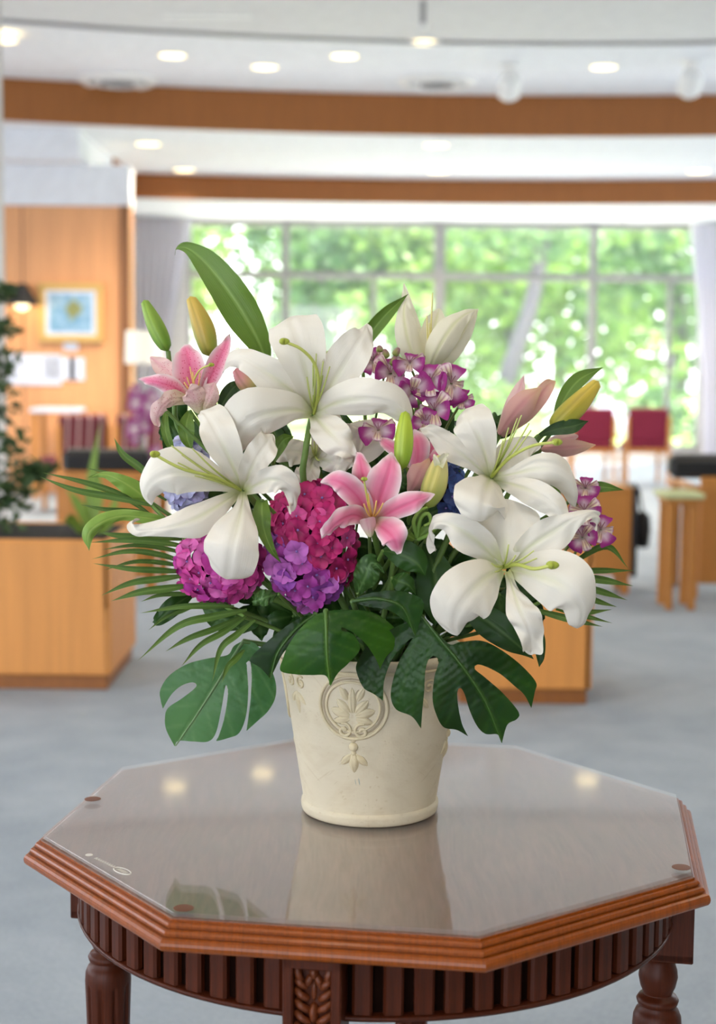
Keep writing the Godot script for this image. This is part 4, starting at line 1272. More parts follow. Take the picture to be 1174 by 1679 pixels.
	pistil(o, F, [[785, 290, -2.2], [690, 242, 2.8], [560, 208, 5.4], [452, 152, 6.6]])
	filaments(o, F, [785, 288, -2.2], [[520, 120, 4.6, 2], [560, 155, 5, 2], [545, 185, 5.4, 2], [600, 130, 4.2, 2], [610, 235, 5, -6]])
	# the right one
	F = fr(Z5, 14.0)
	o = lily("large white lily at the right with its broad front petal folded down", G, F, [
		[Z5, "white", 0.25, [[595, 836, -3, 12, 12, 0.2], [575, 745, 0.5, 42, 44, 0.3], [548, 670, 2.2, 72, 78, 0.1], [520, 612, 2.4, 84, 86, -0.5], [503, 577, 1.0, 76, 78, -0.7], [498, 563, -0.8, 50, 52, -0.5]], 0.7],
		[Z5, "white", 0.4, [[585, 832, -3, 12, 12, 0.2], [520, 775, -1.2, 34, 36, 0.3], [440, 712, -0.8, 62, 44, 0.3], [365, 660, -0.8, 30, 34, -0.1], [312, 642, -1.4, 10, 14, -0.2]]],
		[Z5, "white", 0.3, [[608, 830, -3, 12, 12, 0.2], [670, 755, -1.2, 60, 44, 0.2], [740, 712, -0.6, 42, 48, 0.1], [800, 712, -1.2, 18, 26, -0.1]]],
		[Z5, "white", 0.2, [[610, 838, -3, 10, 12, 0.2], [680, 826, 0.6, 26, 24, -0.2], [765, 808, 3, 58, 54, -0.6], [850, 806, 3.8, 64, 66, -1.2], [915, 842, 3, 50, 56, -1.6], [945, 900, 1.8, 30, 40, -1.6], [938, 958, 0.4, 16, 26, -0.8]], 0.7],
		[Z5, "white", 0.35, [[618, 848, -3, 10, 12, 0.2], [700, 870, 1.4, 36, 46, -0.1], [778, 900, 4.4, 52, 64, -0.5], [848, 946, 5.4, 46, 58, -0.6], [886, 1002, 5.0, 28, 32, -0.4], [880, 1044, 4.2, 12, 12, 0.2]]],
		[Z5, "white", 0.25, [[598, 842, -3, 16, 16, 0.2], [590, 856, 1.6, 76, 66, -0.4], [584, 884, 5.2, 118, 118, -1.2], [574, 935, 7.4, 116, 116, -1.6], [566, 985, 7.2, 84, 96, -1.2], [560, 1016, 6.2, 64, 68, -0.6]], 0.5]], M.petal)
	pistil(o, F, [[602, 836, -2.4], [672, 762, 2], [765, 712, 4.2], [862, 697, 5.2]])
	filaments(o, F, [602, 832, -2.4], [[705, 602, 3], [722, 590, 3.2], [752, 622, 3.4], [760, 650, 3.8], [648, 690, 2.6], [670, 640, 3]])
	# the lower right one
	F = fr(Z7, 17.5)
	o = lily("large white lily lowest at the right with a green-throated star of petals", G, F, [
		[Z7, "white", 0.5, [[690, 378, -3, 12, 12, 0.2], [632, 316, 0, 48, 48, 0.3], [570, 268, 1.6, 62, 52, 0.2], [515, 240, 1.4, 34, 38, -0.3], [470, 240, 0.6, 18, 26, -0.5], [452, 268, -0.6, 16, 22, -0.4], [462, 310, -1.4, 18, 20, 0.3], [478, 326, -1.6, 14, 16, 0.3]], 0.4],
		[Z7, "white", 0.2, [[706, 382, -3, 14, 14, 0.2], [703, 325, -1.6, 62, 58, 0.5], [706, 268, -1.4, 104, 104, 0.6], [712, 210, -1.8, 116, 108, 0.2], [722, 160, -3.0, 92, 84, -0.3]], 0.5],
		[Z7, "white", 0.5, [[726, 372, -3, 12, 12, 0.2], [785, 318, -0.2, 44, 44, 0.3], [862, 268, 1.2, 56, 66, 0.2], [930, 224, 2.0, 24, 38, -0.2], [988, 206, 1.6, 14, 18, -0.4], [1018, 226, 0.6, 14, 18, -0.3], [1002, 262, -0.2, 10, 12, 0.3]], 0.4],
		[Z7, "white", 0.2, [[722, 392, -3, 12, 12, 0.2], [782, 404, 0.6, 72, 58, -0.2], [862, 430, 3.2, 108, 96, -0.8], [925, 472, 4.0, 100, 92, -1.2], [960, 520, 3.0, 60, 62, -1.1], [958, 568, 1.6, 30, 46, -0.5], [944, 588, 0.4, 18, 26, -0.2]], 0.7],
		[Z7, "white", 0.6, [[714, 398, -3, 10, 10, 0.2], [730, 458, 0.2, 20, 22, -0.1], [752, 520, 2.2, 52, 48, -0.5], [775, 570, 2.4, 58, 42, -0.6], [790, 612, 1.6, 48, 40, 0.3], [794, 648, 0.8, 30, 38, 0.4], [790, 676, 0.2, 8, 12, 0.2]], 0.3],
		[Z7, "white", 0.2, [[692, 390, -3, 12, 12, 0.2], [650, 412, 0.6, 74, 66, -0.3], [602, 456, 3.2, 106, 98, -0.8], [556, 515, 4.0, 98, 102, -1.2], [536, 572, 2.8, 62, 72, -1.0], [546, 612, 1.2, 20, 22, -0.3]], 0.6]], M.petal)
	pistil(o, F, [[698, 386, -2], [745, 376, 1.6], [800, 390, 4.2], [860, 378, 5.6]], 0.0021)
	filaments(o, F, [700, 382, -2], [[716, 310, 1.8], [740, 345, 2.6], [810, 355, 3], [800, 330, 2.6], [660, 372, 2.4], [672, 400, 2.6]])
	# the half open one at the back
	F = fr(Z5, 1.0)
	o = lily("half open cream lily standing at the top back beside a narrow leaf", G, F, [
		[Z5, "cream", 0.15, [[345, 425, -1, 20, 20, -0.4], [350, 330, -1.2, 42, 42, 0.6], [372, 240, -1.6, 48, 50, 0.5], [392, 160, -2.4, 22, 26, 0]]],
		[Z5, "cream", 0.15, [[345, 425, 0, 22, 22, -0.6], [285, 340, 1.5, 44, 42, -0.9], [256, 240, 1.8, 44, 50, -0.9], [250, 165, 1.0, 24, 32, -0.3], [262, 120, 0, 10, 12, 0.2]]],
		[Z5, "cream", 0.15, [[348, 425, 0.5, 24, 24, -0.6], [384, 330, 2.6, 52, 52, -1.0], [438, 240, 3.0, 52, 54, -1.0], [490, 188, 2.2, 26, 32, -0.4], [538, 166, 1.4, 8, 10, 0]]],
		[Z5, "cream", 0.15, [[355, 425, 0, 22, 22, -0.6], [420, 350, 0.8, 40, 42, -0.8], [480, 260, 0.8, 40, 44, -0.7], [525, 185, 0.4, 18, 22, -0.2], [548, 162, 0, 6, 8, 0]]],
		[Z5, "cream", 0.1, [[335, 420, -1, 18, 18, -0.5], [290, 260, -2, 34, 34, 0.3], [262, 140, -2.4, 22, 22, 0.1], [250, 58, -2.8, 5, 6, 0]]]], M.petal)
	filaments(o, F, [350, 380, 0], [[342, 190, 0.5], [365, 100, 0.2], [352, 220, 0.8]], "c9b84a", "d9cf8a")
	# the one behind the centre
	F = fr(Z4, 7.0)
	o = lily("white lily half hidden below the top one behind its dark stem", G, F, [
		[Z4, "white", 0.4, [[742, 860, -2, 12, 12, 0.2], [690, 850, 0, 44, 44, 0.2], [630, 850, 1.2, 56, 50, -0.2], [588, 880, 0.2, 20, 24, -0.2]]],
		[Z4, "white", 0.3, [[745, 850, -2, 12, 12, 0.2], [770, 790, 0, 44, 44, 0.3], [800, 730, 0.6, 56, 56, 0.2], [830, 680, 0, 20, 20, 0]]],
		[Z4, "white", 0.4, [[750, 860, -2, 12, 12, 0.2], [810, 830, 0.2, 50, 50, 0.2], [880, 800, 1.0, 66, 66, -0.1], [945, 775, 0.2, 24, 24, -0.2]]],
		[Z4, "white", 0.3, [[760, 862, -2.4, 12, 12, 0.2], [830, 850, -1, 60, 56, 0.2], [920, 820, -0.4, 92, 76, -0.1], [1010, 770, -0.8, 60, 50, -0.2], [1050, 740, -1.4, 14, 14, 0]]],
		[Z4, "white", 0.6, [[748, 870, -2, 12, 12, 0.2], [790, 880, 0.6, 40, 40, 0], [840, 895, 1.6, 48, 40, -0.2], [890, 890, 1.2, 20, 20, 0.3]]],
		[Z4, "white", 0.4, [[740, 868, -2, 12, 12, 0.2], [725, 910, 0.6, 40, 40, 0], [705, 950, 1.4, 48, 48, -0.3], [690, 985, 0.6, 14, 14, 0]]]], M.petal)
	filaments(o, F, [744, 862, -1.5], [[728, 820, 2], [740, 808, 2], [752, 815, 2.2], [760, 880, 2.4]])

func build_pink_lilies() -> void:
	var G := "pink lilies in the pot"
	var F := fr(Z7, 17.0)
	var o := lily("small pink star lily with white edged petals at the very centre", G, F, [
		[Z7, "pink", 0.25, [[258, 225, -3, 12, 12, 0.2], [222, 160, 0.2, 37, 39, 0.3], [172, 112, 1.8, 41, 46, 0], [128, 96, 1.4, 27, 29, -0.4], [92, 104, 0.2, 7, 7, -0.2]], 0.5],
		[Z7, "pink", 0.2, [[250, 215, -3.2, 10, 10, 0.2], [238, 140, -1.6, 29, 29, 0.2], [232, 75, -0.6, 37, 34, 0.1], [222, 20, -1.0, 17, 17, -0.2], [212, 2, -1.4, 5, 5, 0]], 0.5],
		[Z7, "pink", 0.2, [[272, 222, -3, 15, 15, 0.2], [292, 150, 0, 59, 49, 0.4], [314, 85, 1.2, 63, 49, 0.2], [326, 35, 0.8, 34, 29, -0.2], [328, 2, 0, 6, 6, 0]], 0.5],
		[Z7, "pink", 0.2, [[278, 228, -3, 12, 12, 0.2], [330, 200, 0.2, 39, 29, 0.2], [390, 172, 1.8, 41, 37, -0.2], [435, 152, 1.6, 22, 24, -0.4], [472, 142, 1.0, 5, 5, 0]], 0.5],
		[Z7, "pink", 0.25, [[272, 235, -3, 15, 12, 0.2], [305, 258, 0.8, 51, 37, -0.1], [332, 285, 2.4, 56, 46, -0.4], [348, 320, 1.8, 24, 27, -0.3], [346, 342, 1.2, 5, 5, 0]], 0.5],
		[Z7, "pink", 0.25, [[255, 232, -3, 12, 12, 0.2], [205, 212, 0.4, 32, 37, 0.1], [158, 230, 2.2, 37, 39, -0.3], [120, 265, 2.0, 22, 27, -0.4], [96, 290, 1.2, 5, 5, 0]], 0.5],
		[Z7, "pale", 0.0, [[258, 285, -1.5, 12, 12, -0.5], [252, 250, -0.6, 26, 26, -0.5], [244, 222, 0.2, 24, 26, -0.2]], 0.3]], M.petal)
	pistil(o, F, [[264, 222, -2], [248, 160, 2], [236, 92, 3.4]], 0.0011, "c6a64c")
	filaments(o, F, [264, 222, -2], [[240, 120, 2.6], [300, 172, 2.8], [250, 140, 2.4], [278, 165, 2.8], [236, 175, 2.6]], "d8a83c", "e8c070")
	F = fr(Z4, 9.0)
	o = lily("pink lily opening upward at the upper left between two tall buds", G, F, [
		[Z4, "pale", 0.2, [[255, 640, -2, 14, 14, -0.3], [205, 570, -2, 36, 36, 0.2], [155, 520, -2.2, 36, 36, 0.2], [108, 482, -2.6, 14, 14, 0]]],
		[Z4, "pink", 0.2, [[275, 640, -1.5, 16, 16, 0.2], [268, 570, -0.4, 66, 60, 0.7], [258, 500, 0.2, 64, 56, 0.6], [246, 450, -0.4, 30, 28, 0], [242, 434, -0.8, 6, 6, 0]], 0.5],
		[Z4, "pink", 0.2, [[300, 640, -1.5, 12, 12, 0.2], [342, 560, 0, 34, 34, 0.7], [375, 490, 0.8, 40, 34, 0.6], [402, 430, 0.6, 18, 18, 0.2], [416, 392, 0.2, 4, 4, 0]], 0.5],
		[Z4, "pink", 0.2, [[262, 648, -1, 12, 12, 0.1], [205, 602, 1.6, 36, 32, -0.3], [145, 582, 2.6, 30, 34, -0.5], [95, 572, 2, 18, 16, -0.3], [58, 566, 1.4, 4, 4, 0]], 0.5],
		[Z4, "pale", 0.3, [[268, 655, 0, 12, 12, -0.2], [208, 642, 2.8, 32, 34, -0.4], [160, 668, 4, 34, 32, -0.5], [136, 715, 3.4, 22, 26, -0.3], [140, 752, 2.6, 6, 6, 0]], 0.5],
		[Z4, "pale", 0.2, [[300, 700, 1, 16, 16, -0.5], [285, 655, 2.4, 44, 46, -0.7], [262, 620, 3.2, 36, 44, -0.3], [250, 612, 3.4, 18, 22, 0]], 0.5],
		[Z4, "pale", 0.1, [[305, 700, 0.5, 14, 14, -0.5], [332, 650, 1.8, 38, 34, -0.6], [345, 605, 2, 36, 30, -0.3], [355, 580, 1.6, 10, 10, 0]], 0.5]], M.pink_petal)
	pistil(o, F, [[290, 630, 0], [276, 580, 2.4], [300, 532, 3.4], [342, 512, 4]], 0.0011, "c6a64c")
	filaments(o, F, [288, 630, 0], [[262, 520, 2.8], [272, 540, 3], [250, 560, 3.4], [300, 545, 3], [240, 580, 3.4]], "d8a83c", "e6b878")
	F = fr(Z5, 10.0)
	o = lily("pale pink lily seen from the side behind the yellow green bud", G, F, [
		[Z5, "pink", 0.2, [[300, 840, 0, 18, 18, -0.4], [306, 770, 1.4, 46, 40, -0.6], [305, 700, 1.6, 42, 48, -0.2], [290, 645, 0.8, 12, 14, 0]]],
		[Z5, "pink", 0.2, [[318, 800, -0.5, 12, 12, -0.3], [356, 728, 0.4, 28, 28, -0.2], [398, 692, 0.6, 22, 26, 0.1], [434, 652, 0.2, 6, 6, 0]]],
		[Z5, "pink", 0.2, [[285, 800, -0.5, 12, 12, -0.3], [235, 740, 0.2, 28, 28, 0.2], [185, 705, 0, 26, 24, 0.1], [142, 676, -0.4, 6, 6, 0]]],
		[Z5, "pink", 0.2, [[325, 820, -0.5, 12, 12, -0.3], [362, 772, 0.4, 28, 28, -0.2], [410, 735, 0.6, 24, 26, 0.1], [436, 760, 0.2, 8, 8, 0]]],
		[Z5, "peach", 0.0, [[270, 905, 0, 18, 18, -0.7], [295, 860, 1.4, 44, 44, -0.8], [322, 800, 1.6, 42, 42, -0.6], [350, 760, 0.8, 20, 20, 0]]]], M.petal)
	# half open pink buds at the right back
	F = fr(Z5, 3.0)
	o = lily("half open dusty pink lily bud before the dark window sill", G, F, [
		[Z5, "peach", 0.1, [[632, 668, 0, 14, 14, -0.5], [690, 585, 1.6, 46, 50, -0.9], [748, 520, 1.8, 42, 46, -0.8], [802, 478, 1, 10, 12, 0]]],
		[Z5, "pale", 0.1, [[632, 660, -0.4, 12, 12, -0.4], [678, 560, 0, 28, 28, -0.4], [712, 490, -0.2, 26, 24, -0.2], [732, 428, -0.6, 5, 5, 0]]],
		[Z5, "peach", 0.1, [[640, 670, -0.4, 12, 12, -0.4], [725, 590, 0, 36, 36, -0.6], [790, 520, 0, 34, 36, -0.3], [830, 470, -0.4, 26, 26, 0.2], [858, 452, -0.8, 10, 10, 0]]]], M.petal, [[770, 800, 5], [690, 980, 6]])
	F = fr(Z5, -1.0)
	o = lily("dusty pink lily bud with yellowish tip lying behind the right white lily", G, F, [
		[Z5, "peach", 0.1, [[800, 722, 0, 14, 14, -0.5], [880, 720, 1.2, 34, 36, -0.8], [950, 715, 1.2, 28, 30, -0.6], [1020, 708, 0.6, 6, 6, 0]]],
		[Z5, "pale", 0.1, [[800, 715, -0.4, 12, 12, -0.4], [870, 690, 0, 24, 24, -0.4], [950, 672, 0, 18, 18, -0.2]]]], M.petal, [[800, 830, 2], [690, 980, 3]])

func bud(label: String, F: Array, a: Array, b: Array, hw: float, c: Array, bl := 0.55, bend := 0.0, via := []) -> Node3D:
	var q := px_of(F, a)
	var o := thing("lily_bud", label, "flower bud", P(q[0], q[1], q[2]), "lily buds in the pot")
	part("bud_body", spindle(F, a, b, hw, lin(c[0]), lin(c[1]), lin(c[2]), 3, bl, bend), M.bud, o)
	stem(o, q, 0.0032, via)
	return o

func build_buds() -> void:
	bud("slim green lily bud leftmost at the top left", fr(Z4, 6.0), [178, 462, 0], [84, 262, 0], 34.0, ["5f8a28", "86a83c", "a9c455"], 0.55, -0.12, [[285, 640, 5], [330, 760, 3]])
	bud("tall yellowish lily bud with pink flush beside the big arching leaf", fr(Z4, 5.0), [342, 482, 0], [262, 248, 0], 42.0, ["8f9a3a", "d2b450", "d8a458"], 0.5, 0.14, [[350, 650, 4], [380, 780, 3]])
	bud("upright yellow green lily bud above the small pink star lily", fr(Z5, 15.0), [240, 812, 0], [256, 572, 0], 38.0, ["86a830", "b4c93a", "c9d860"], 0.62, 0.0, [[652, 800, 13], [648, 900, 10]])
	bud("small pink lily bud tip beside the left petal of the top white lily", fr(Z4, 8.0), [505, 615, 0], [438, 525, 0], 40.0, ["a8a060", "cf8a90", "d87a8c"], 0.6, 0.0, [[470, 760, 6]])
	var o := bud("pale yellow lily bud just opening right of the small pink star lily", fr(Z5, 14.5), [338, 965, 0], [402, 748, 0], 50.0, ["9aa850", "e3d690", "d9c45e"], 0.62, 0.05)
	for s in [[[388, 790, 0.6, 20, 22, 0.2], [412, 756, 0.8, 14, 14, 0.2], [432, 742, 0.6, 4, 4, 0]], [[385, 790, 1, 14, 14, 0.2], [376, 762, 1.2, 10, 10, 0.2], [370, 744, 1, 3, 3, 0]]]:
		part("petal_tip", blade(fr(Z5, 15.5), s, "cream", 0.2, 0, 10, 8), M.petal, o)
	bud("yellow lily bud at the far right in front of a green leaf", fr(Z5, 4.0), [838, 648, 0], [1032, 452, 0], 46.0, ["a9ad3c", "d6bc4a", "b98f35"], 0.5, 0.06, [[870, 740, 3], [760, 950, 3]])

# one petal ring: an alstroemeria flower about a point
func petals_ring(parent: Node3D, F: Array, x: float, y: float, r: float, rot: float, sx: float, sy: float, k1: String, k2: String, six := true) -> void:
	var n := 6 if six else 5
	for i in n:
		var a := rot + TAU * i / n
		var inner := i % 2 == 1
		var l := r * (0.95 if inner else 1.0)
		var w := r * (0.27 if inner else 0.50)
		var ax := Vector2.from_angle(rot * 2.7)
		var d2 := Vector2.from_angle(a)
		var al := d2.dot(ax)
		var flat := minf(sx, sy)
		d2 += ax * al * (flat - 1.0)
		var dx := d2.x
		var dy := d2.y
		var tz := al * r * 0.079 * sqrt(maxf(0.0, 1.0 - flat * flat)) * 0.8
		var sh := 0.6 + 0.4 * Vector2(dx, dy).length()
		var zz := r * 0.012
		part("petal", blade(F, [[x, y, -zz * 2, w * 0.2, w * 0.2, 0], [x + dx * l * 0.45, y + dy * l * 0.45, zz * 1.2 + (0.3 if inner else 0.0) + tz * 0.45, w * 0.62 * sh, w * 0.62 * sh, 0.25], [x + dx * l * 0.82, y + dy * l * 0.82, zz * 2.2 + tz * 0.82, w * sh, w * sh, 0.1], [x + dx * l, y + dy * l, zz * 1.6 + tz, w * 0.7 * sh, w * 0.7 * sh, -0.1]], k2 if inner else k1, 0.1, i, 9, 8, 0.8), M.petal, parent)

func build_alstroemeria() -> void:
	var list := [[705, 625, 7, 36, 0.3, 0.7, 0.9, "mauve streaked flower at the middle of the purple spray"], [740, 628, 6.5, 38, 1.1, 0.55, 1.0, "mauve flower at the right end of the purple spray"], [672, 595, 6, 30, 0.5, 0.5, 0.9, "mauve flower just below the half open cream lily"], [640, 612, 6, 38, 0.9, 1.0, 0.5, "mauve flower left in the purple spray beside the top white lily"],
		[676, 642, 8, 38, 1.5, 0.5, 1.0, "deep mauve flower hanging in the purple spray"], [712, 672, 8, 38, 0.2, 1.0, 0.65, "pale mauve striped flower lowest in the purple spray"], [698, 692, 8.5, 26, 0.9, 0.9, 0.9, "small mauve flower under the striped one"], [620, 705, 8, 34, 0.5, 1.0, 0.55, "mauve flower under the right petal of the top white lily"], [612, 592, 4, 24, 0.2, 0.9, 0.9, "mauve flower peeping out beside the narrow leaf"], [758, 655, 5.5, 22, 0.7, 0.8, 0.8, "small dark mauve flower at the right edge of the spray"],
		[958, 838, 8, 32, 0.4, 0.8, 1.0, "speckled mauve flower behind the right white lily"], [985, 868, 7, 30, 1.0, 0.7, 1.0, "mauve flower farthest right behind the lower white lily"], [955, 880, 8, 28, 0.1, 0.9, 0.9, "mauve flower lowest at the right beside the palm leaf"], [960, 800, 6, 26, 0.6, 0.7, 1.0, "mauve petals topmost at the right behind the white lily"]]
	for e in list:
		var o := thing("alstroemeria_flower", e[7], "flower", P(e[0], e[1], e[2]), "mauve alstroemeria flowers")
		petals_ring(o, fr(PX, e[2]), e[0], e[1], e[3], e[4], e[5], e[6], "mauve", "streak")
		for i in 3: part("filament", cord(fr(PX, e[2]), [[e[0], e[1], -0.5], [e[0] + (i - 1) * 3.0, e[1] - 6.0, 0.8], [e[0] + (i - 1) * 7.0, e[1] - 12.0, 1.2]], 0.0007, 0.0005, lin("c9a0b0"), lin("a05070"), 6, 5), M.stem, o)
		stem(o, [e[0], e[1], e[2] - 0.6], 0.0018, [[lerpf(e[0], 700.0 if e[0] < 900 else 870.0, 0.7), e[1] + 90.0, e[2] - 3.0], [680, 980, 2]], "6f7f3a")
	var bd := thing("alstroemeria_buds", "cluster of tiny green and mauve buds above the purple spray", "flower bud", P(632, 590, 6))
	for q in [[622, 578, 622, 566], [634, 588, 630, 572], [642, 600, 648, 584], [628, 604, 616, 592], [646, 584, 654, 570]]:
		part("bud_body", spindle(fr(PX, 6.5), [q[0], q[1], 0], [q[2], q[3], 0], 6.0, lin("8a9a4a"), lin("a06a80"), lin("b0b060"), 3, 0.5), M.bud, bd)
	stem(bd, [632, 604, 5.5], 0.0016)

# ---------------------------------------------------------------- hydrangeas
func hyd_petal() -> ArrayMesh:
	org = Vector3.ZERO
	var rows := []
	var cols := []
	for i in 10:
		var s := i / 9.0
		var w := 0.56 * sqrt(maxf(0.0, 1.0 - pow((s - 0.56) / 0.47, 2.0))) + 0.10 * (1.0 - s) * minf(1.0, s * 6.0)
		var r := PackedVector3Array()
		var c := PackedColorArray()
		for j in 9:
			var x := j / 8.0 * 2.0 - 1.0
			r.append(Vector3(0.05 + s, x * w, 0.30 * s - 0.34 * s * s * s + 0.16 * x * x * s - 0.07 * exp(-pow(x / 0.22, 2.0)) * s))
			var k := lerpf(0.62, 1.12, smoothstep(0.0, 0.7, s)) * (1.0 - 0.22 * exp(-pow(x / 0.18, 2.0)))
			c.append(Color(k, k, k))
		rows.append(r)
		cols.append(c)
	return grid(rows, [], cols, true)

func hydrangea(called: String, label: String, c: Array, rad: Array, n: int, size: float, color_at: Callable, tilt := Vector3(0, 0.1, 1)) -> void:
	var ctr := P(c[0], c[1], c[2])
	var k = (D0 - c[2] * 0.01) / FPX
	var o := thing(called, label, "flower", ctr, "hydrangea heads in the pot")
	org = Vector3.ZERO
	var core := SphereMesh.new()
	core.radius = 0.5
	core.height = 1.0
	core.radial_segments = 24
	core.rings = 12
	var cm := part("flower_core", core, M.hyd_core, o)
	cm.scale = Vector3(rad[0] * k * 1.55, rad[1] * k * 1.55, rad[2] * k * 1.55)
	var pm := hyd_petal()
	var eye := lathe([[0.0005, -0.04], [0.09, -0.02], [0.11, 0.05], [0.07, 0.11], [0.0005, 0.13]], 10)
	for i in n:
		var y := 1.0 - 2.0 * (i + 0.5) / n
		var a := i * 2.39996 + rng.randf_range(-0.25, 0.25)
		var d := Vector3(sqrt(1 - y * y) * cos(a), y, sqrt(1 - y * y) * sin(a))
		if d.dot(tilt.normalized()) < -0.25: continue
		var p = Vector3(d.x * rad[0], d.y * rad[1], d.z * rad[2]) * k * rng.randf_range(0.92, 1.06)
		var nm := Vector3(d.x / rad[0], d.y / rad[1], d.z / rad[2]).normalized()
		nm = (nm + Vector3(rng.randf_range(-0.3, 0.3), rng.randf_range(-0.3, 0.3), 0.25)).normalized()
		var b := Basis.looking_at(-nm, Vector3(0.2, 1, 0.1)).rotated(nm, rng.randf() * TAU)
		var f := part("floret", eye, M.hyd_eye, o, p)
		var sc = size * k * rng.randf_range(0.85, 1.15)
		f.basis = (b * Basis(Vector3.RIGHT, PI / 2)).scaled_local(Vector3.ONE * sc)
		var m: Material = color_at.call(d, rng.randf())
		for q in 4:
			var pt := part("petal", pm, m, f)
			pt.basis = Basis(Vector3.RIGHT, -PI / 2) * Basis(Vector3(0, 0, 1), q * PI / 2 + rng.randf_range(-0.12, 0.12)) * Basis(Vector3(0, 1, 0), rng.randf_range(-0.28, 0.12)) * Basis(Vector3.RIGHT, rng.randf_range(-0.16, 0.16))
	org = ctr
	stem(o, [c[0], c[1] + rad[1] * 0.3, c[2] - 2.0], 0.005)

func build_hydrangeas() -> void:
	var opt := {"vertex_color_use_as_albedo": true, "cull_mode": BaseMaterial3D.CULL_DISABLED, "backlight_enabled": true, "backlight": Color(0.3, 0.3, 0.3)}
	var pal := {}
	for e in [["m1", "a80f5c"], ["m2", "c01f70"], ["m3", "d04a90"], ["p1", "a83a98"], ["p2", "9444a4"], ["p3", "b860b4"], ["k1", "c83c90"], ["k2", "d862ae"], ["k3", "b83094"], ["b1", "3c5596"], ["b2", "5a78b8"], ["b3", "2c3f78"], ["l1", "bebee4"], ["l2", "d2cff0"], ["l3", "b2aede"]]:
		pal[e[0]] = mat(Color.html(e[1]), 0.6, opt)
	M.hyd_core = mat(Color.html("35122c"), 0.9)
	M.hyd_eye = mat(Color.html("8a6ab0"), 0.6)
	hydrangea("hydrangea_head", "deep magenta hydrangea head shading to purple below, at the centre over the pot", [510, 893, 8.5], [68, 98, 70], 120, 20.5, func(d, r):
		if d.y - 0.45 * d.x * 0.0 + 0.5 * d.x > -0.15: return pal.m1 if r < 0.45 else pal.m2 if r < 0.8 else pal.m3
		return pal.p1 if r < 0.4 else pal.p2 if r < 0.7 else pal.p3)
	hydrangea("hydrangea_head", "bright pink hydrangea head low at the left under the drooping white lily", [360, 925, 9.0], [62, 56, 56], 84, 20.5, func(_d, r): return pal.k1 if r < 0.45 else pal.k2 if r < 0.75 else pal.k3)
	hydrangea("hydrangea_head", "dark blue hydrangea head peeping out beside the pale yellow bud", [735, 805, 9.0], [24, 40, 34], 34, 15.0, func(_d, r): return pal.b1 if r < 0.5 else pal.b2 if r < 0.7 else pal.b3)
	hydrangea("hydrangea_head", "pale lilac hydrangea head behind the left white lily", [306, 776, 3.0], [34, 56, 40], 48, 15.0, func(_d, r): return pal.l1 if r < 0.5 else pal.l2 if r < 0.8 else pal.l3)

# ---------------------------------------------------------------- leaves
func leaf(called: String, label: String, F: Array, stn: Array, kind: String, ruf := 0.1, group := "", tr := 0.8, m: Material = null, with_stem := true) -> Node3D:
	var q := px_of(F, stn[0])
	var o := thing(called, label, "leaf", P(q[0], q[1], q[2]), group)
	part("leaf_blade", blade(F, stn, kind, ruf, stn[0][0] * 0.1, 30, 12, tr), m if m else M.leaf, o)
	if with_stem: stem(o, q, 0.0025)
	return o

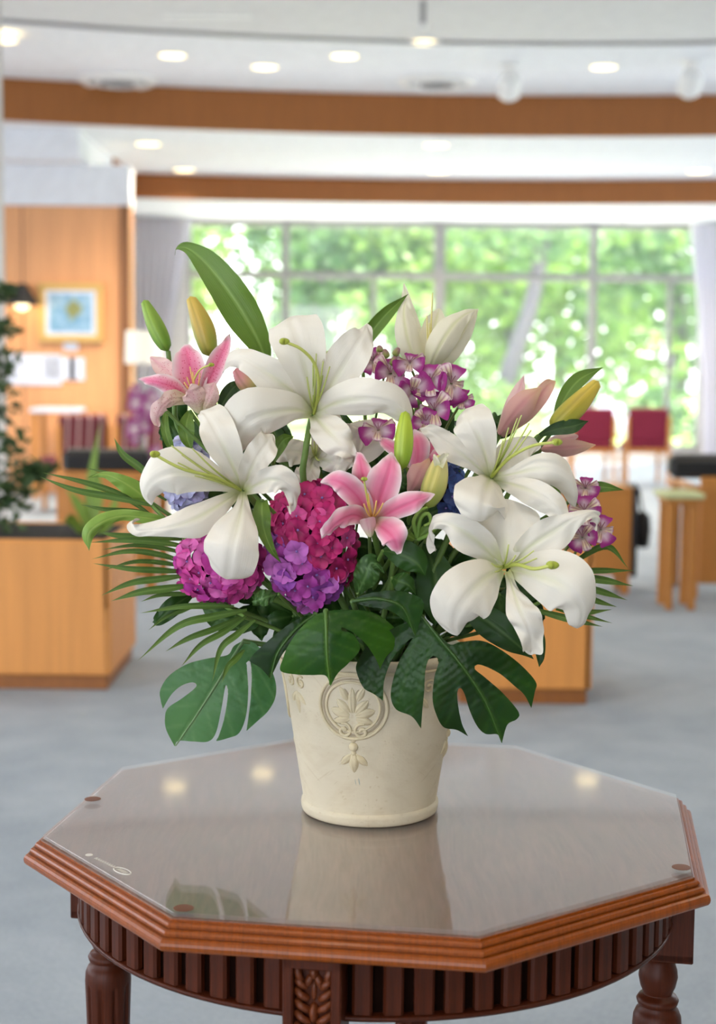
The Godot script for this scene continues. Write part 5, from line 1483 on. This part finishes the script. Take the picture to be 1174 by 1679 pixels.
func build_leaves() -> void:
	leaf("strap_leaf", "tall broad strap leaf arching to the upper left above everything", fr(Z4, 2.0), [[560, 520, -1, 14, 14, 0.2], [530, 430, 0, 46, 42, 0.6], [470, 320, 1, 72, 66, 0.8], [400, 215, 1.4, 64, 66, 0.8], [320, 118, 1.0, 44, 52, 0.5], [255, 66, 0.2, 20, 26, 0.1], [212, 62, -0.6, 10, 10, 0], [203, 92, -1.0, 2, 2, 0]], "leaf", 0.15)
	leaf("narrow_leaf", "narrow dark leaf pointing up beside the half open cream lily", fr(Z4, 1.0), [[925, 470, 0, 8, 8, 0], [960, 390, 0.6, 30, 26, 0.4], [1020, 315, 0.8, 26, 26, 0.4], [1104, 238, 0.4, 2, 2, 0]], "leaf", 0.05)
	leaf("lily_leaf", "green leaf standing behind the yellow bud at the far right", fr(Z5, 2.0), [[858, 640, 0, 8, 8, 0], [885, 540, 0, 26, 20, 0.2], [950, 450, 0, 32, 30, 0.2], [1050, 396, -0.3, 4, 4, 0]], "leaf", 0.05)
	leaf("lily_leaf", "dark leaf lying under the yellow bud at the far right", fr(Z5, 4.5), [[790, 670, 0, 6, 6, 0], [860, 645, 0.6, 26, 24, 0.2], [930, 632, 0.6, 28, 28, 0.1], [992, 612, 0.2, 3, 3, 0]], "dark", 0.1)
	leaf("pointed_leaf", "pointed green leaf hanging in front of the magenta hydrangea", fr(Z6, 13.5), [[868, 330, -1, 20, 20, 0.2], [868, 390, 0, 34, 38, 0.2], [878, 450, 0.4, 24, 30, 0.2], [905, 520, 0.6, 14, 14, 0.1], [943, 572, 0.2, 2, 2, 0]], "leaf", 0.2)
	leaf("curled_leaf", "yellow edged leaf curling over at the left below the long blades", fr(Z6, 8.0), [[520, 412, -1, 8, 8, 0], [430, 398, 0, 24, 22, 0.2], [330, 390, 1.0, 18, 26, -0.3], [250, 415, 2.0, 26, 30, -0.6], [200, 460, 2.2, 26, 26, -0.5], [202, 525, 1.8, 2, 2, 0]], "bright", 0.2)
	leaf("curled_leaf", "yellow edged leaf twisting at the left above the other curled one", fr(Z6, 7.0), [[430, 330, -1, 12, 12, 0], [380, 290, 0, 38, 34, -0.2], [320, 252, 0.8, 30, 24, -0.3], [260, 230, 0.8, 14, 12, -0.2], [198, 242, 0.4, 2, 2, 0]], "bright", 0.2)
	leaf("lily_leaf", "dark green leaf between the upper left pink lily and the top white lily", fr(Z4, 6.0), [[370, 690, 0, 8, 8, 0], [400, 640, 0.4, 28, 26, 0.2], [430, 600, 0.4, 26, 30, 0.2], [465, 575, 0, 3, 3, 0]], "dark", 0.1)
	leaf("lily_leaf", "green leaf hanging under the upper left pink lily", fr(Z4, 6.0), [[262, 690, 0, 10, 10, 0], [248, 740, 0.4, 30, 28, 0.2], [250, 790, 0.4, 28, 28, 0.2], [270, 850, 0, 3, 3, 0]], "leaf", 0.1)
	leaf("lily_leaf", "narrow green leaf at the left edge under the upper left pink lily", fr(Z4, 7.0), [[170, 690, 0, 8, 8, 0], [165, 750, 0.4, 16, 16, 0.1], [180, 810, 0.4, 16, 16, 0.1], [205, 855, 0, 3, 3, 0]], "leaf", 0.1)
	leaf("lily_leaf", "dark green leaf left of the dark stem under the top white lily", fr(Z4, 10.0), [[575, 885, 0, 14, 14, 0], [600, 835, 0.4, 28, 24, 0.2], [625, 800, 0.4, 22, 22, 0.1], [662, 788, 0, 4, 4, 0]], "leaf", 0.1)
	leaf("lily_leaf", "green leaf behind the folded petal of the right white lily", fr(Z5, 11.0), [[880, 960, 0, 12, 12, 0], [840, 890, 0.4, 34, 30, 0.1], [770, 862, 0.4, 26, 22, 0.1], [690, 852, 0, 4, 4, 0]], "leaf", 0.1)
	leaf("lily_leaf", "green leaf at the far right over the box behind", fr(Z3R, 0.0), [[340, 940, 0, 8, 8, 0], [400, 925, 0.2, 18, 18, 0.1], [480, 935, 0, 3, 3, 0]], "leaf", 0.1)
	# serrated hydrangea leaves
	for e in [[[[930, 690, -1, 6, 6, 0], [890, 700, 0.4, 30, 30, -0.2], [850, 715, 0.4, 26, 26, -0.2], [828, 720, 0, 2, 2, 0]], Z6, 13.0, "small toothed leaf between the two lower hydrangea heads"], [[[640, 720, -1, 8, 8, 0], [690, 760, 0.4, 52, 52, -0.2], [740, 800, 0.6, 46, 46, -0.3], [790, 830, 0, 3, 3, 0]], Z6, 10.0, "toothed leaf at the left under the pink hydrangea head"], [[[215, 470, -1, 10, 10, 0], [240, 420, 0.4, 42, 42, -0.2], [262, 370, 0.6, 32, 32, -0.3], [305, 405, 0.4, 3, 3, 0]], Z7, 11.0, "dark toothed leaf right of the magenta hydrangea head"]]:
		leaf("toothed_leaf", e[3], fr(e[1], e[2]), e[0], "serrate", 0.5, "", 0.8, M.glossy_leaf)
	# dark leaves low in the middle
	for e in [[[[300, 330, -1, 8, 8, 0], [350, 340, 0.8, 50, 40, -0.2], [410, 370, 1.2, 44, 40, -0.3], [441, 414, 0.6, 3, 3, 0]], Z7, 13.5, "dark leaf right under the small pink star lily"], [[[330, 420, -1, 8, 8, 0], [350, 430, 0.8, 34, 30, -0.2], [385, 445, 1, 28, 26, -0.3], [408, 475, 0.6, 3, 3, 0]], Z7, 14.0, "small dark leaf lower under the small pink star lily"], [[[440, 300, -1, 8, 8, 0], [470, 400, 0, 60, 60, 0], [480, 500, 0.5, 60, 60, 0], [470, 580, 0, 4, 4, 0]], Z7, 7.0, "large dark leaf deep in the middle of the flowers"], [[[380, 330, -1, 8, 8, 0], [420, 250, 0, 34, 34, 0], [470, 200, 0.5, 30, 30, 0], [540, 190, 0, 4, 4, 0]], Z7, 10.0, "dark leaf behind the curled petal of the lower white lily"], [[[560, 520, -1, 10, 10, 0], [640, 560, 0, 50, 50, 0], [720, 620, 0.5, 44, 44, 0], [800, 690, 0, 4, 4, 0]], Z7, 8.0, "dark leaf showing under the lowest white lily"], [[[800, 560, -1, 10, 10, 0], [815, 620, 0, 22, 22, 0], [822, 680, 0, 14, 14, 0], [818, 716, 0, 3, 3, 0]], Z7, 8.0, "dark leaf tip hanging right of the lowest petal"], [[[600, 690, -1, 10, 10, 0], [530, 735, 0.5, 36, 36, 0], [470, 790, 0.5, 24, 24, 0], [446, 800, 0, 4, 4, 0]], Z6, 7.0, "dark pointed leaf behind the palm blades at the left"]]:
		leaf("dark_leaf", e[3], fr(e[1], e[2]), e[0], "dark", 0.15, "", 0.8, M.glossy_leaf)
	# green tendrils right of the pink star lily
	var sp := thing("green_sprig", "small curly green sprig under the pale yellow bud", "sprig", P(684, 865, 14))
	for q in [[[684, 880, 0], [690, 850, 1], [702, 842, 1.4], [706, 856, 1], [696, 862, 0.8]], [[684, 880, 0], [678, 856, 1], [688, 838, 1.4], [700, 832, 1.2]], [[686, 884, 0], [704, 876, 1], [716, 862, 1.2], [710, 850, 1]]]:
		part("tendril", cord(fr(PX, 14.0), q, 0.003, 0.0018, lin("6f9440"), lin("8fb050"), 12, 6), M.stem, sp)
	for q in [[[684, 885, 0, 4, 4, 0], [700, 868, 0.6, 9, 9, 0.1], [722, 858, 0.4, 1, 1, 0]], [[680, 885, 0, 4, 4, 0], [664, 876, 0.6, 9, 9, 0.1], [650, 880, 0.4, 1, 1, 0]]]: part("leaf_blade", blade(fr(PX, 14.0), q, "leaf", 0.1, 0, 12, 6), M.leaf, sp)
	stem(sp, [684, 884, 14], 0.003)
	# monstera leaves over the rim
	var gm := [lin("1d4210"), lin("3a6418"), lin("5f8a30")]
	var gd := [lin("10280a"), lin("264a10"), lin("416a22")]
	var gw := [lin("3a6836"), lin("5a8450"), lin("84a870")]
	var m := func(label: String, F: Array, out: Array, rib: Array, fold: float, curl: float, kind: Array, foot: Array) -> void:
		var b := px_of(F, rib[0])
		var o := thing("monstera_leaf", label, "leaf", P(b[0], b[1], b[2]), "monstera leaves over the rim")
		part("leaf_blade", cut_leaf(F, out, rib, fold, curl, kind), M.glossy_leaf, o)
		var rq := []
		for r in rib: rq.append([r[0], r[1], r[2] + 0.1])
		part("midrib", cord(F, rq, 0.0022, 0.0008, kind[2].darkened(0.45), kind[2].darkened(0.35), 20, 6), M.stem, o)
		part("leaf_stalk", cord(fr(PX, 0.0), [b, [lerpf(b[0], foot[0], 0.5), lerpf(b[1], foot[1], 0.5) - 14.0, b[2] * 0.6], [foot[0], foot[1], foot[2]]], 0.0035, 0.0035, lin("4a6a30"), lin("4a6a30"), 12), M.stem, o)
	m.call("large glossy monstera leaf hanging over the right of the pot rim", fr(Z7, 16.0), [[430, 545, 1], [470, 590], [520, 640], [560, 632], [640, 632], [735, 690], [805, 762], [803, 800], [792, 852, 1], [768, 808], [735, 778], [690, 740], [640, 714], [612, 708], [604, 722], [640, 752], [700, 805], [750, 866], [742, 890], [712, 908], [694, 968, 1], [680, 940], [640, 938], [612, 912], [588, 862], [570, 805], [556, 785], [546, 800], [550, 850], [562, 905], [582, 946, 1], [545, 925], [500, 915], [475, 870], [464, 820], [470, 750], [484, 700], [472, 680], [452, 690], [440, 730], [436, 800], [430, 860], [426, 920, 1], [395, 880], [345, 858], [326, 820], [330, 770], [352, 700], [380, 650], [396, 620], [372, 640], [330, 690], [304, 760], [300, 828, 1], [270, 806], [236, 786], [214, 740], [212, 705], [244, 650], [310, 600], [380, 565]],
		[[430, 550, 0.5], [490, 625, 1.6], [560, 710, 2.0], [640, 830, 1.4], [694, 966, 0.2]], -0.12, -0.14, gd, [640, 1105, 4])
	m.call("broad monstera leaf hanging over the middle of the pot rim", fr(PX, 17.6), [[535, 1002, 1], [556, 1000], [603, 1002], [633, 1017], [655, 1041], [648, 1061], [634, 1076], [623, 1097, 1], [616, 1080], [599, 1055], [577, 1036], [558, 1028], [560, 1034], [579, 1040], [590, 1064], [571, 1088], [554, 1104], [542, 1125, 1], [534, 1108], [511, 1107], [486, 1106], [460, 1100], [464, 1080], [474, 1056], [493, 1030], [515, 1010]],
		[[534, 1002, 0.5], [535, 1030, 1.5], [536, 1070, 1.6], [541, 1122, 0.6]], -0.2, -0.3, gm, [600, 1105, 5])
	m.call("dark narrow monstera lobe left of the broad middle leaf", fr(Z6, 14.0), [[1075, 768, 1], [1030, 775], [960, 815], [880, 880], [822, 938], [830, 955], [862, 975], [900, 1016, 1], [915, 985], [945, 925], [985, 870], [1040, 815]], [[1072, 770, 0.5], [1000, 825, 1.2], [930, 915, 1.2], [902, 1012, 0.4]], -0.15, -0.2, gd, [590, 1105, 5])
	m.call("dark monstera lobe right of the broad middle leaf near the lilies", fr(PX, 17.0), [[575, 985, 1], [600, 974], [643, 968], [675, 974], [694, 986], [692, 1007], [681, 1043, 1], [668, 1022], [648, 1006], [628, 998], [600, 994]], [[578, 986, 0.5], [620, 982, 1.2], [660, 996, 1.2], [680, 1040, 0.4]], -0.15, -0.2, gd, [610, 1105, 5])
	m.call("pale shiny monstera leaf hanging out at the left of the pot", fr(Z6, 1.0), [[800, 868, 1], [760, 890], [735, 925], [660, 938], [580, 960], [510, 1005], [476, 1060], [478, 1100], [486, 1132, 1], [520, 1076], [560, 1042], [600, 1030], [616, 1040], [606, 1056], [560, 1092], [505, 1130], [494, 1170], [500, 1215], [532, 1278, 1], [545, 1256], [600, 1258], [660, 1258], [690, 1225], [710, 1140], [728, 1042], [736, 1080], [722, 1170], [700, 1240], [692, 1256], [740, 1244], [780, 1225], [806, 1160], [815, 1060], [810, 965], [822, 950], [828, 1010], [822, 1110], [808, 1218, 1], [850, 1180], [892, 1140], [920, 1085], [918, 1020], [880, 930], [840, 880]],
		[[796, 872, 0], [745, 950, 1.0], [690, 1040, 1.6], [620, 1150, 1.4], [536, 1274, 0.4]], 0.2, -0.25, gw, [540, 1108, 4])
	# palm fronds
	var fl := thing("palm_frond", "fan of narrow palm blades spreading to the left of the pot", "palm leaf", P(330, 925, 8))
	for e in [[[440, 385, 7], [250, 270, 7], [20, 222, 6], 12], [[445, 350, 8], [200, 300, 8], [10, 238, 7], 13], [[470, 270, 7], [345, 165, 7], [298, 88, 6], 15], [[560, 480, 8], [350, 468, 9], [232, 452, 8], 13], [[590, 510, 9], [400, 482, 10], [205, 492, 9], 12], [[590, 575, 9], [400, 520, 10], [212, 556, 9], 11], [[580, 605, 9], [400, 596, 10], [216, 572, 9], 12], [[580, 618, 10], [400, 640, 11], [248, 696, 10], 13], [[600, 655, 10], [430, 678, 11], [285, 718, 10], 15], [[760, 738, 11], [600, 735, 12], [398, 764, 11], 12], [[810, 752, 12], [600, 790, 13], [388, 948, 10], 15], [[800, 770, 11], [620, 850, 12], [495, 912, 11], 12], [[810, 775, 12], [660, 870, 13], [556, 970, 12], 12], [[840, 790, 14], [720, 880, 15], [676, 1030, 14], 13], [[800, 905, 13], [745, 960, 14], [712, 1034, 13], 12], [[420, 372, 6], [300, 368, 6], [165, 345, 5], 10], [[590, 540, 8], [420, 500, 8], [250, 520, 7], 9], [[590, 590, 7], [420, 560, 7], [260, 598, 6], 9], [[610, 690, 9], [500, 690, 9], [400, 720, 8], 9], [[500, 330, 5], [330, 235, 5], [190, 205, 4], 10], [[640, 720, 10], [520, 770, 10], [430, 830, 9], 8]]:
		var a: Array = e[0]
		var b: Array = e[1]
		var c: Array = e[2]
		var w: float = e[3]
		part("leaflet", blade(fr(Z6, 0.0), [[a[0], a[1], a[2], w * 0.4, w * 0.4, 0.1], [lerpf(a[0], b[0], 0.6), lerpf(a[1], b[1], 0.65), lerpf(a[2], b[2], 0.6), w, w, 0.25], [b[0] * 0.75 + c[0] * 0.25, b[1] * 0.85 + c[1] * 0.15, b[2], w * 0.85, w * 0.85, 0.25], [c[0], c[1], c[2], 1.0, 1.0, 0]], "palm", 0.03, 0, 18, 6), M.leaf, fl)
	for q in [[[330, 905, 8], [300, 880, 8.5], [262, 850, 7]], [[330, 905, 8], [360, 985, 10], [400, 1010, 12]], [[330, 905, 8], [315, 930, 9], [300, 950, 10]], [[330, 905, 8], [270, 850, 7], [240, 820, 6.5]]]:
		part("frond_rib", cord(fr(PX, 0.0), q, 0.003, 0.002, lin("5f8238"), lin("6f9440"), 10, 6), M.stem, fl)
	stem(fl, [330, 905, 8], 0.003)
	var f2 := thing("palm_frond", "short palm blades showing at the right behind the lower white lily", "palm leaf", P(935, 935, 6))
	for e in [[[300, 1180, 6], [420, 1118, 6], [495, 1190, 5], 11], [[300, 1200, 6], [400, 1196, 6.5], [515, 1196, 6], 10], [[300, 1215, 6], [400, 1225, 7], [512, 1246, 6], 13], [[300, 1235, 6], [400, 1262, 7], [492, 1292, 6], 11], [[290, 1250, 6], [380, 1290, 7], [458, 1314, 6], 10], [[270, 1310, 7], [350, 1330, 8], [442, 1322, 7], 10], [[260, 1320, 7], [340, 1340, 8], [442, 1366, 7], 9], [[180, 1320, 7], [300, 1352, 8], [412, 1378, 7], 12]]:
		var a: Array = e[0]
		var b: Array = e[1]
		var c: Array = e[2]
		var w: float = e[3]
		part("leaflet", blade(fr(Z3R, 0.0), [[a[0], a[1], a[2], w * 0.5, w * 0.5, 0.1], [b[0], b[1], b[2], w, w, 0.2], [c[0], c[1], c[2], 1, 1, 0]], "palm", 0.03, 0, 14, 6), M.leaf, f2)
	part("frond_rib", cord(fr(PX, 0.0), [[800, 1010, 5], [870, 995, 6], [920, 960, 6], [935, 930, 6]], 0.003, 0.002, lin("5f8238"), lin("6f9440"), 10, 6), M.stem, f2)
	stem(f2, [800, 1010, 5], 0.003)
	# dark foliage filling the heart of the arrangement
	var places := [[560, 1010, 6], [640, 960, 7], [700, 990, 6], [480, 1010, 6], [420, 990, 4], [740, 930, 5], [680, 900, 6], [620, 900, 3], [560, 800, 2], [460, 760, 1], [400, 700, 2], [700, 780, 4], [780, 860, 5], [860, 980, 4], [340, 860, 3], [640, 1050, 8], [790, 1010, 6], [380, 800, 2], [645, 775, 5], [585, 740, 2], [690, 830, 8], [515, 770, 4], [715, 730, 2], [300, 690, 1], [440, 690, 4], [800, 720, 2], [820, 975, 9]]
	var wh := ["over the pot rim at its middle", "under the small pink star lily", "above the right monstera leaf", "under the purple hydrangea florets", "behind the palm blades", "left of the lowest white lily", "below the curly sprig", "behind the pink star lily", "behind the magenta hydrangea", "behind the left white lily", "under the upper left pink lily", "behind the pale yellow bud", "between the two right white lilies", "behind the lowest white lily", "behind the pink hydrangea", "between the two dark monstera leaves", "under the lowest white lily", "above the pink hydrangea", "behind the upright green bud", "behind the half hidden white lily", "left of the blue hydrangea", "beside the dark lily stem", "under the purple spray", "behind the pale lilac hydrangea", "under the top white lily", "behind the dusty pink bud", "behind the throat of the lowest white lily"]
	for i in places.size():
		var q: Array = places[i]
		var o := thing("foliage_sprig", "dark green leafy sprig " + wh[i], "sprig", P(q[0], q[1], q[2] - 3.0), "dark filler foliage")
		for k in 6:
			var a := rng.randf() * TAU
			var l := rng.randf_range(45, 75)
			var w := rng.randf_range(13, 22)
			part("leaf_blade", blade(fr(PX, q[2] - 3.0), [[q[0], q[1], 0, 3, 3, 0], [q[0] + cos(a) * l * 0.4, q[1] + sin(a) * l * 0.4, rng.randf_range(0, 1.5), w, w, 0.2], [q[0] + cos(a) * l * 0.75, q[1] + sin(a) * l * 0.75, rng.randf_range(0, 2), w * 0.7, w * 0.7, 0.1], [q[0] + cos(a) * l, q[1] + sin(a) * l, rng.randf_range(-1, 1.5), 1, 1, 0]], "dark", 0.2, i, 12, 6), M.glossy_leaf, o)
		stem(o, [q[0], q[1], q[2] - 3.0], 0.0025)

# ---------------------------------------------------------------- everything
const LOBBY := 2.0

func _ready() -> void:
	rng.seed = 7
	cam = Camera3D.new()
	cam.name = "camera"
	cam.transform = Transform3D(Basis(Vector3.RIGHT, deg_to_rad(-5.558)) * Basis(Vector3(0, 0, 1), deg_to_rad(0.5)), Vector3(0, 1.30, 0))
	cam.fov = rad_to_deg(2.0 * atan(839.5 / FPX))
	var at_ := CameraAttributesPhysical.new()
	at_.frustum_focal_length = 12.0 / (839.5 / FPX)
	at_.frustum_focus_distance = 1.85
	at_.exposure_aperture = 35.74 / 13.0
	at_.frustum_near = 0.05
	at_.frustum_far = 200.0
	cam.attributes = at_
	add_child(cam, true)
	cam.current = true
	var env := Environment.new()
	env.background_mode = Environment.BG_SKY
	var sky := Sky.new()
	var sm := ProceduralSkyMaterial.new()
	sm.sky_top_color = Color(0.80, 0.86, 0.95)
	sm.sky_horizon_color = Color(0.97, 0.97, 0.97)
	sm.sky_curve = 0.12
	sm.ground_bottom_color = Color(0.76, 0.78, 0.81)
	sm.ground_horizon_color = Color(0.80, 0.81, 0.82)
	sky.sky_material = sm
	env.sky = sky
	env.background_energy_multiplier = 5.4
	env.tonemap_mode = Environment.TONE_MAPPER_LINEAR
	env.tonemap_exposure = 1.42
	env.sdfgi_enabled = true
	env.ssao_enabled = true
	env.ssil_enabled = true
	var we := WorldEnvironment.new()
	we.name = "world_environment"
	we.environment = env
	add_child(we, true)
	var sun := DirectionalLight3D.new()
	sun.name = "sun"
	sun.light_energy = 6.0
	sun.light_color = Color(1.0, 0.96, 0.88)
	sun.light_angular_distance = 0.6
	sun.shadow_enabled = true
	sun.sky_mode = DirectionalLight3D.SKY_MODE_LIGHT_ONLY
	sun.transform.basis = Basis.looking_at(Vector3(-0.35, -1.0, 0.28).normalized(), Vector3(0, 0, 1))
	add_child(sun, true)
	make_materials()
	M.table_glass = mat(Color(0.95, 0.96, 0.96, 0.05), 0.05, {"transparency": BaseMaterial3D.TRANSPARENCY_ALPHA})
	M.foam = mat(Color.html("1d2a18"), 0.95)
	build_room()
	build_furniture()
	build_garden()
	build_table()
	build_pot()
	build_leaves()
	build_hydrangeas()
	build_alstroemeria()
	build_white_lilies()
	build_pink_lilies()
	build_buds()
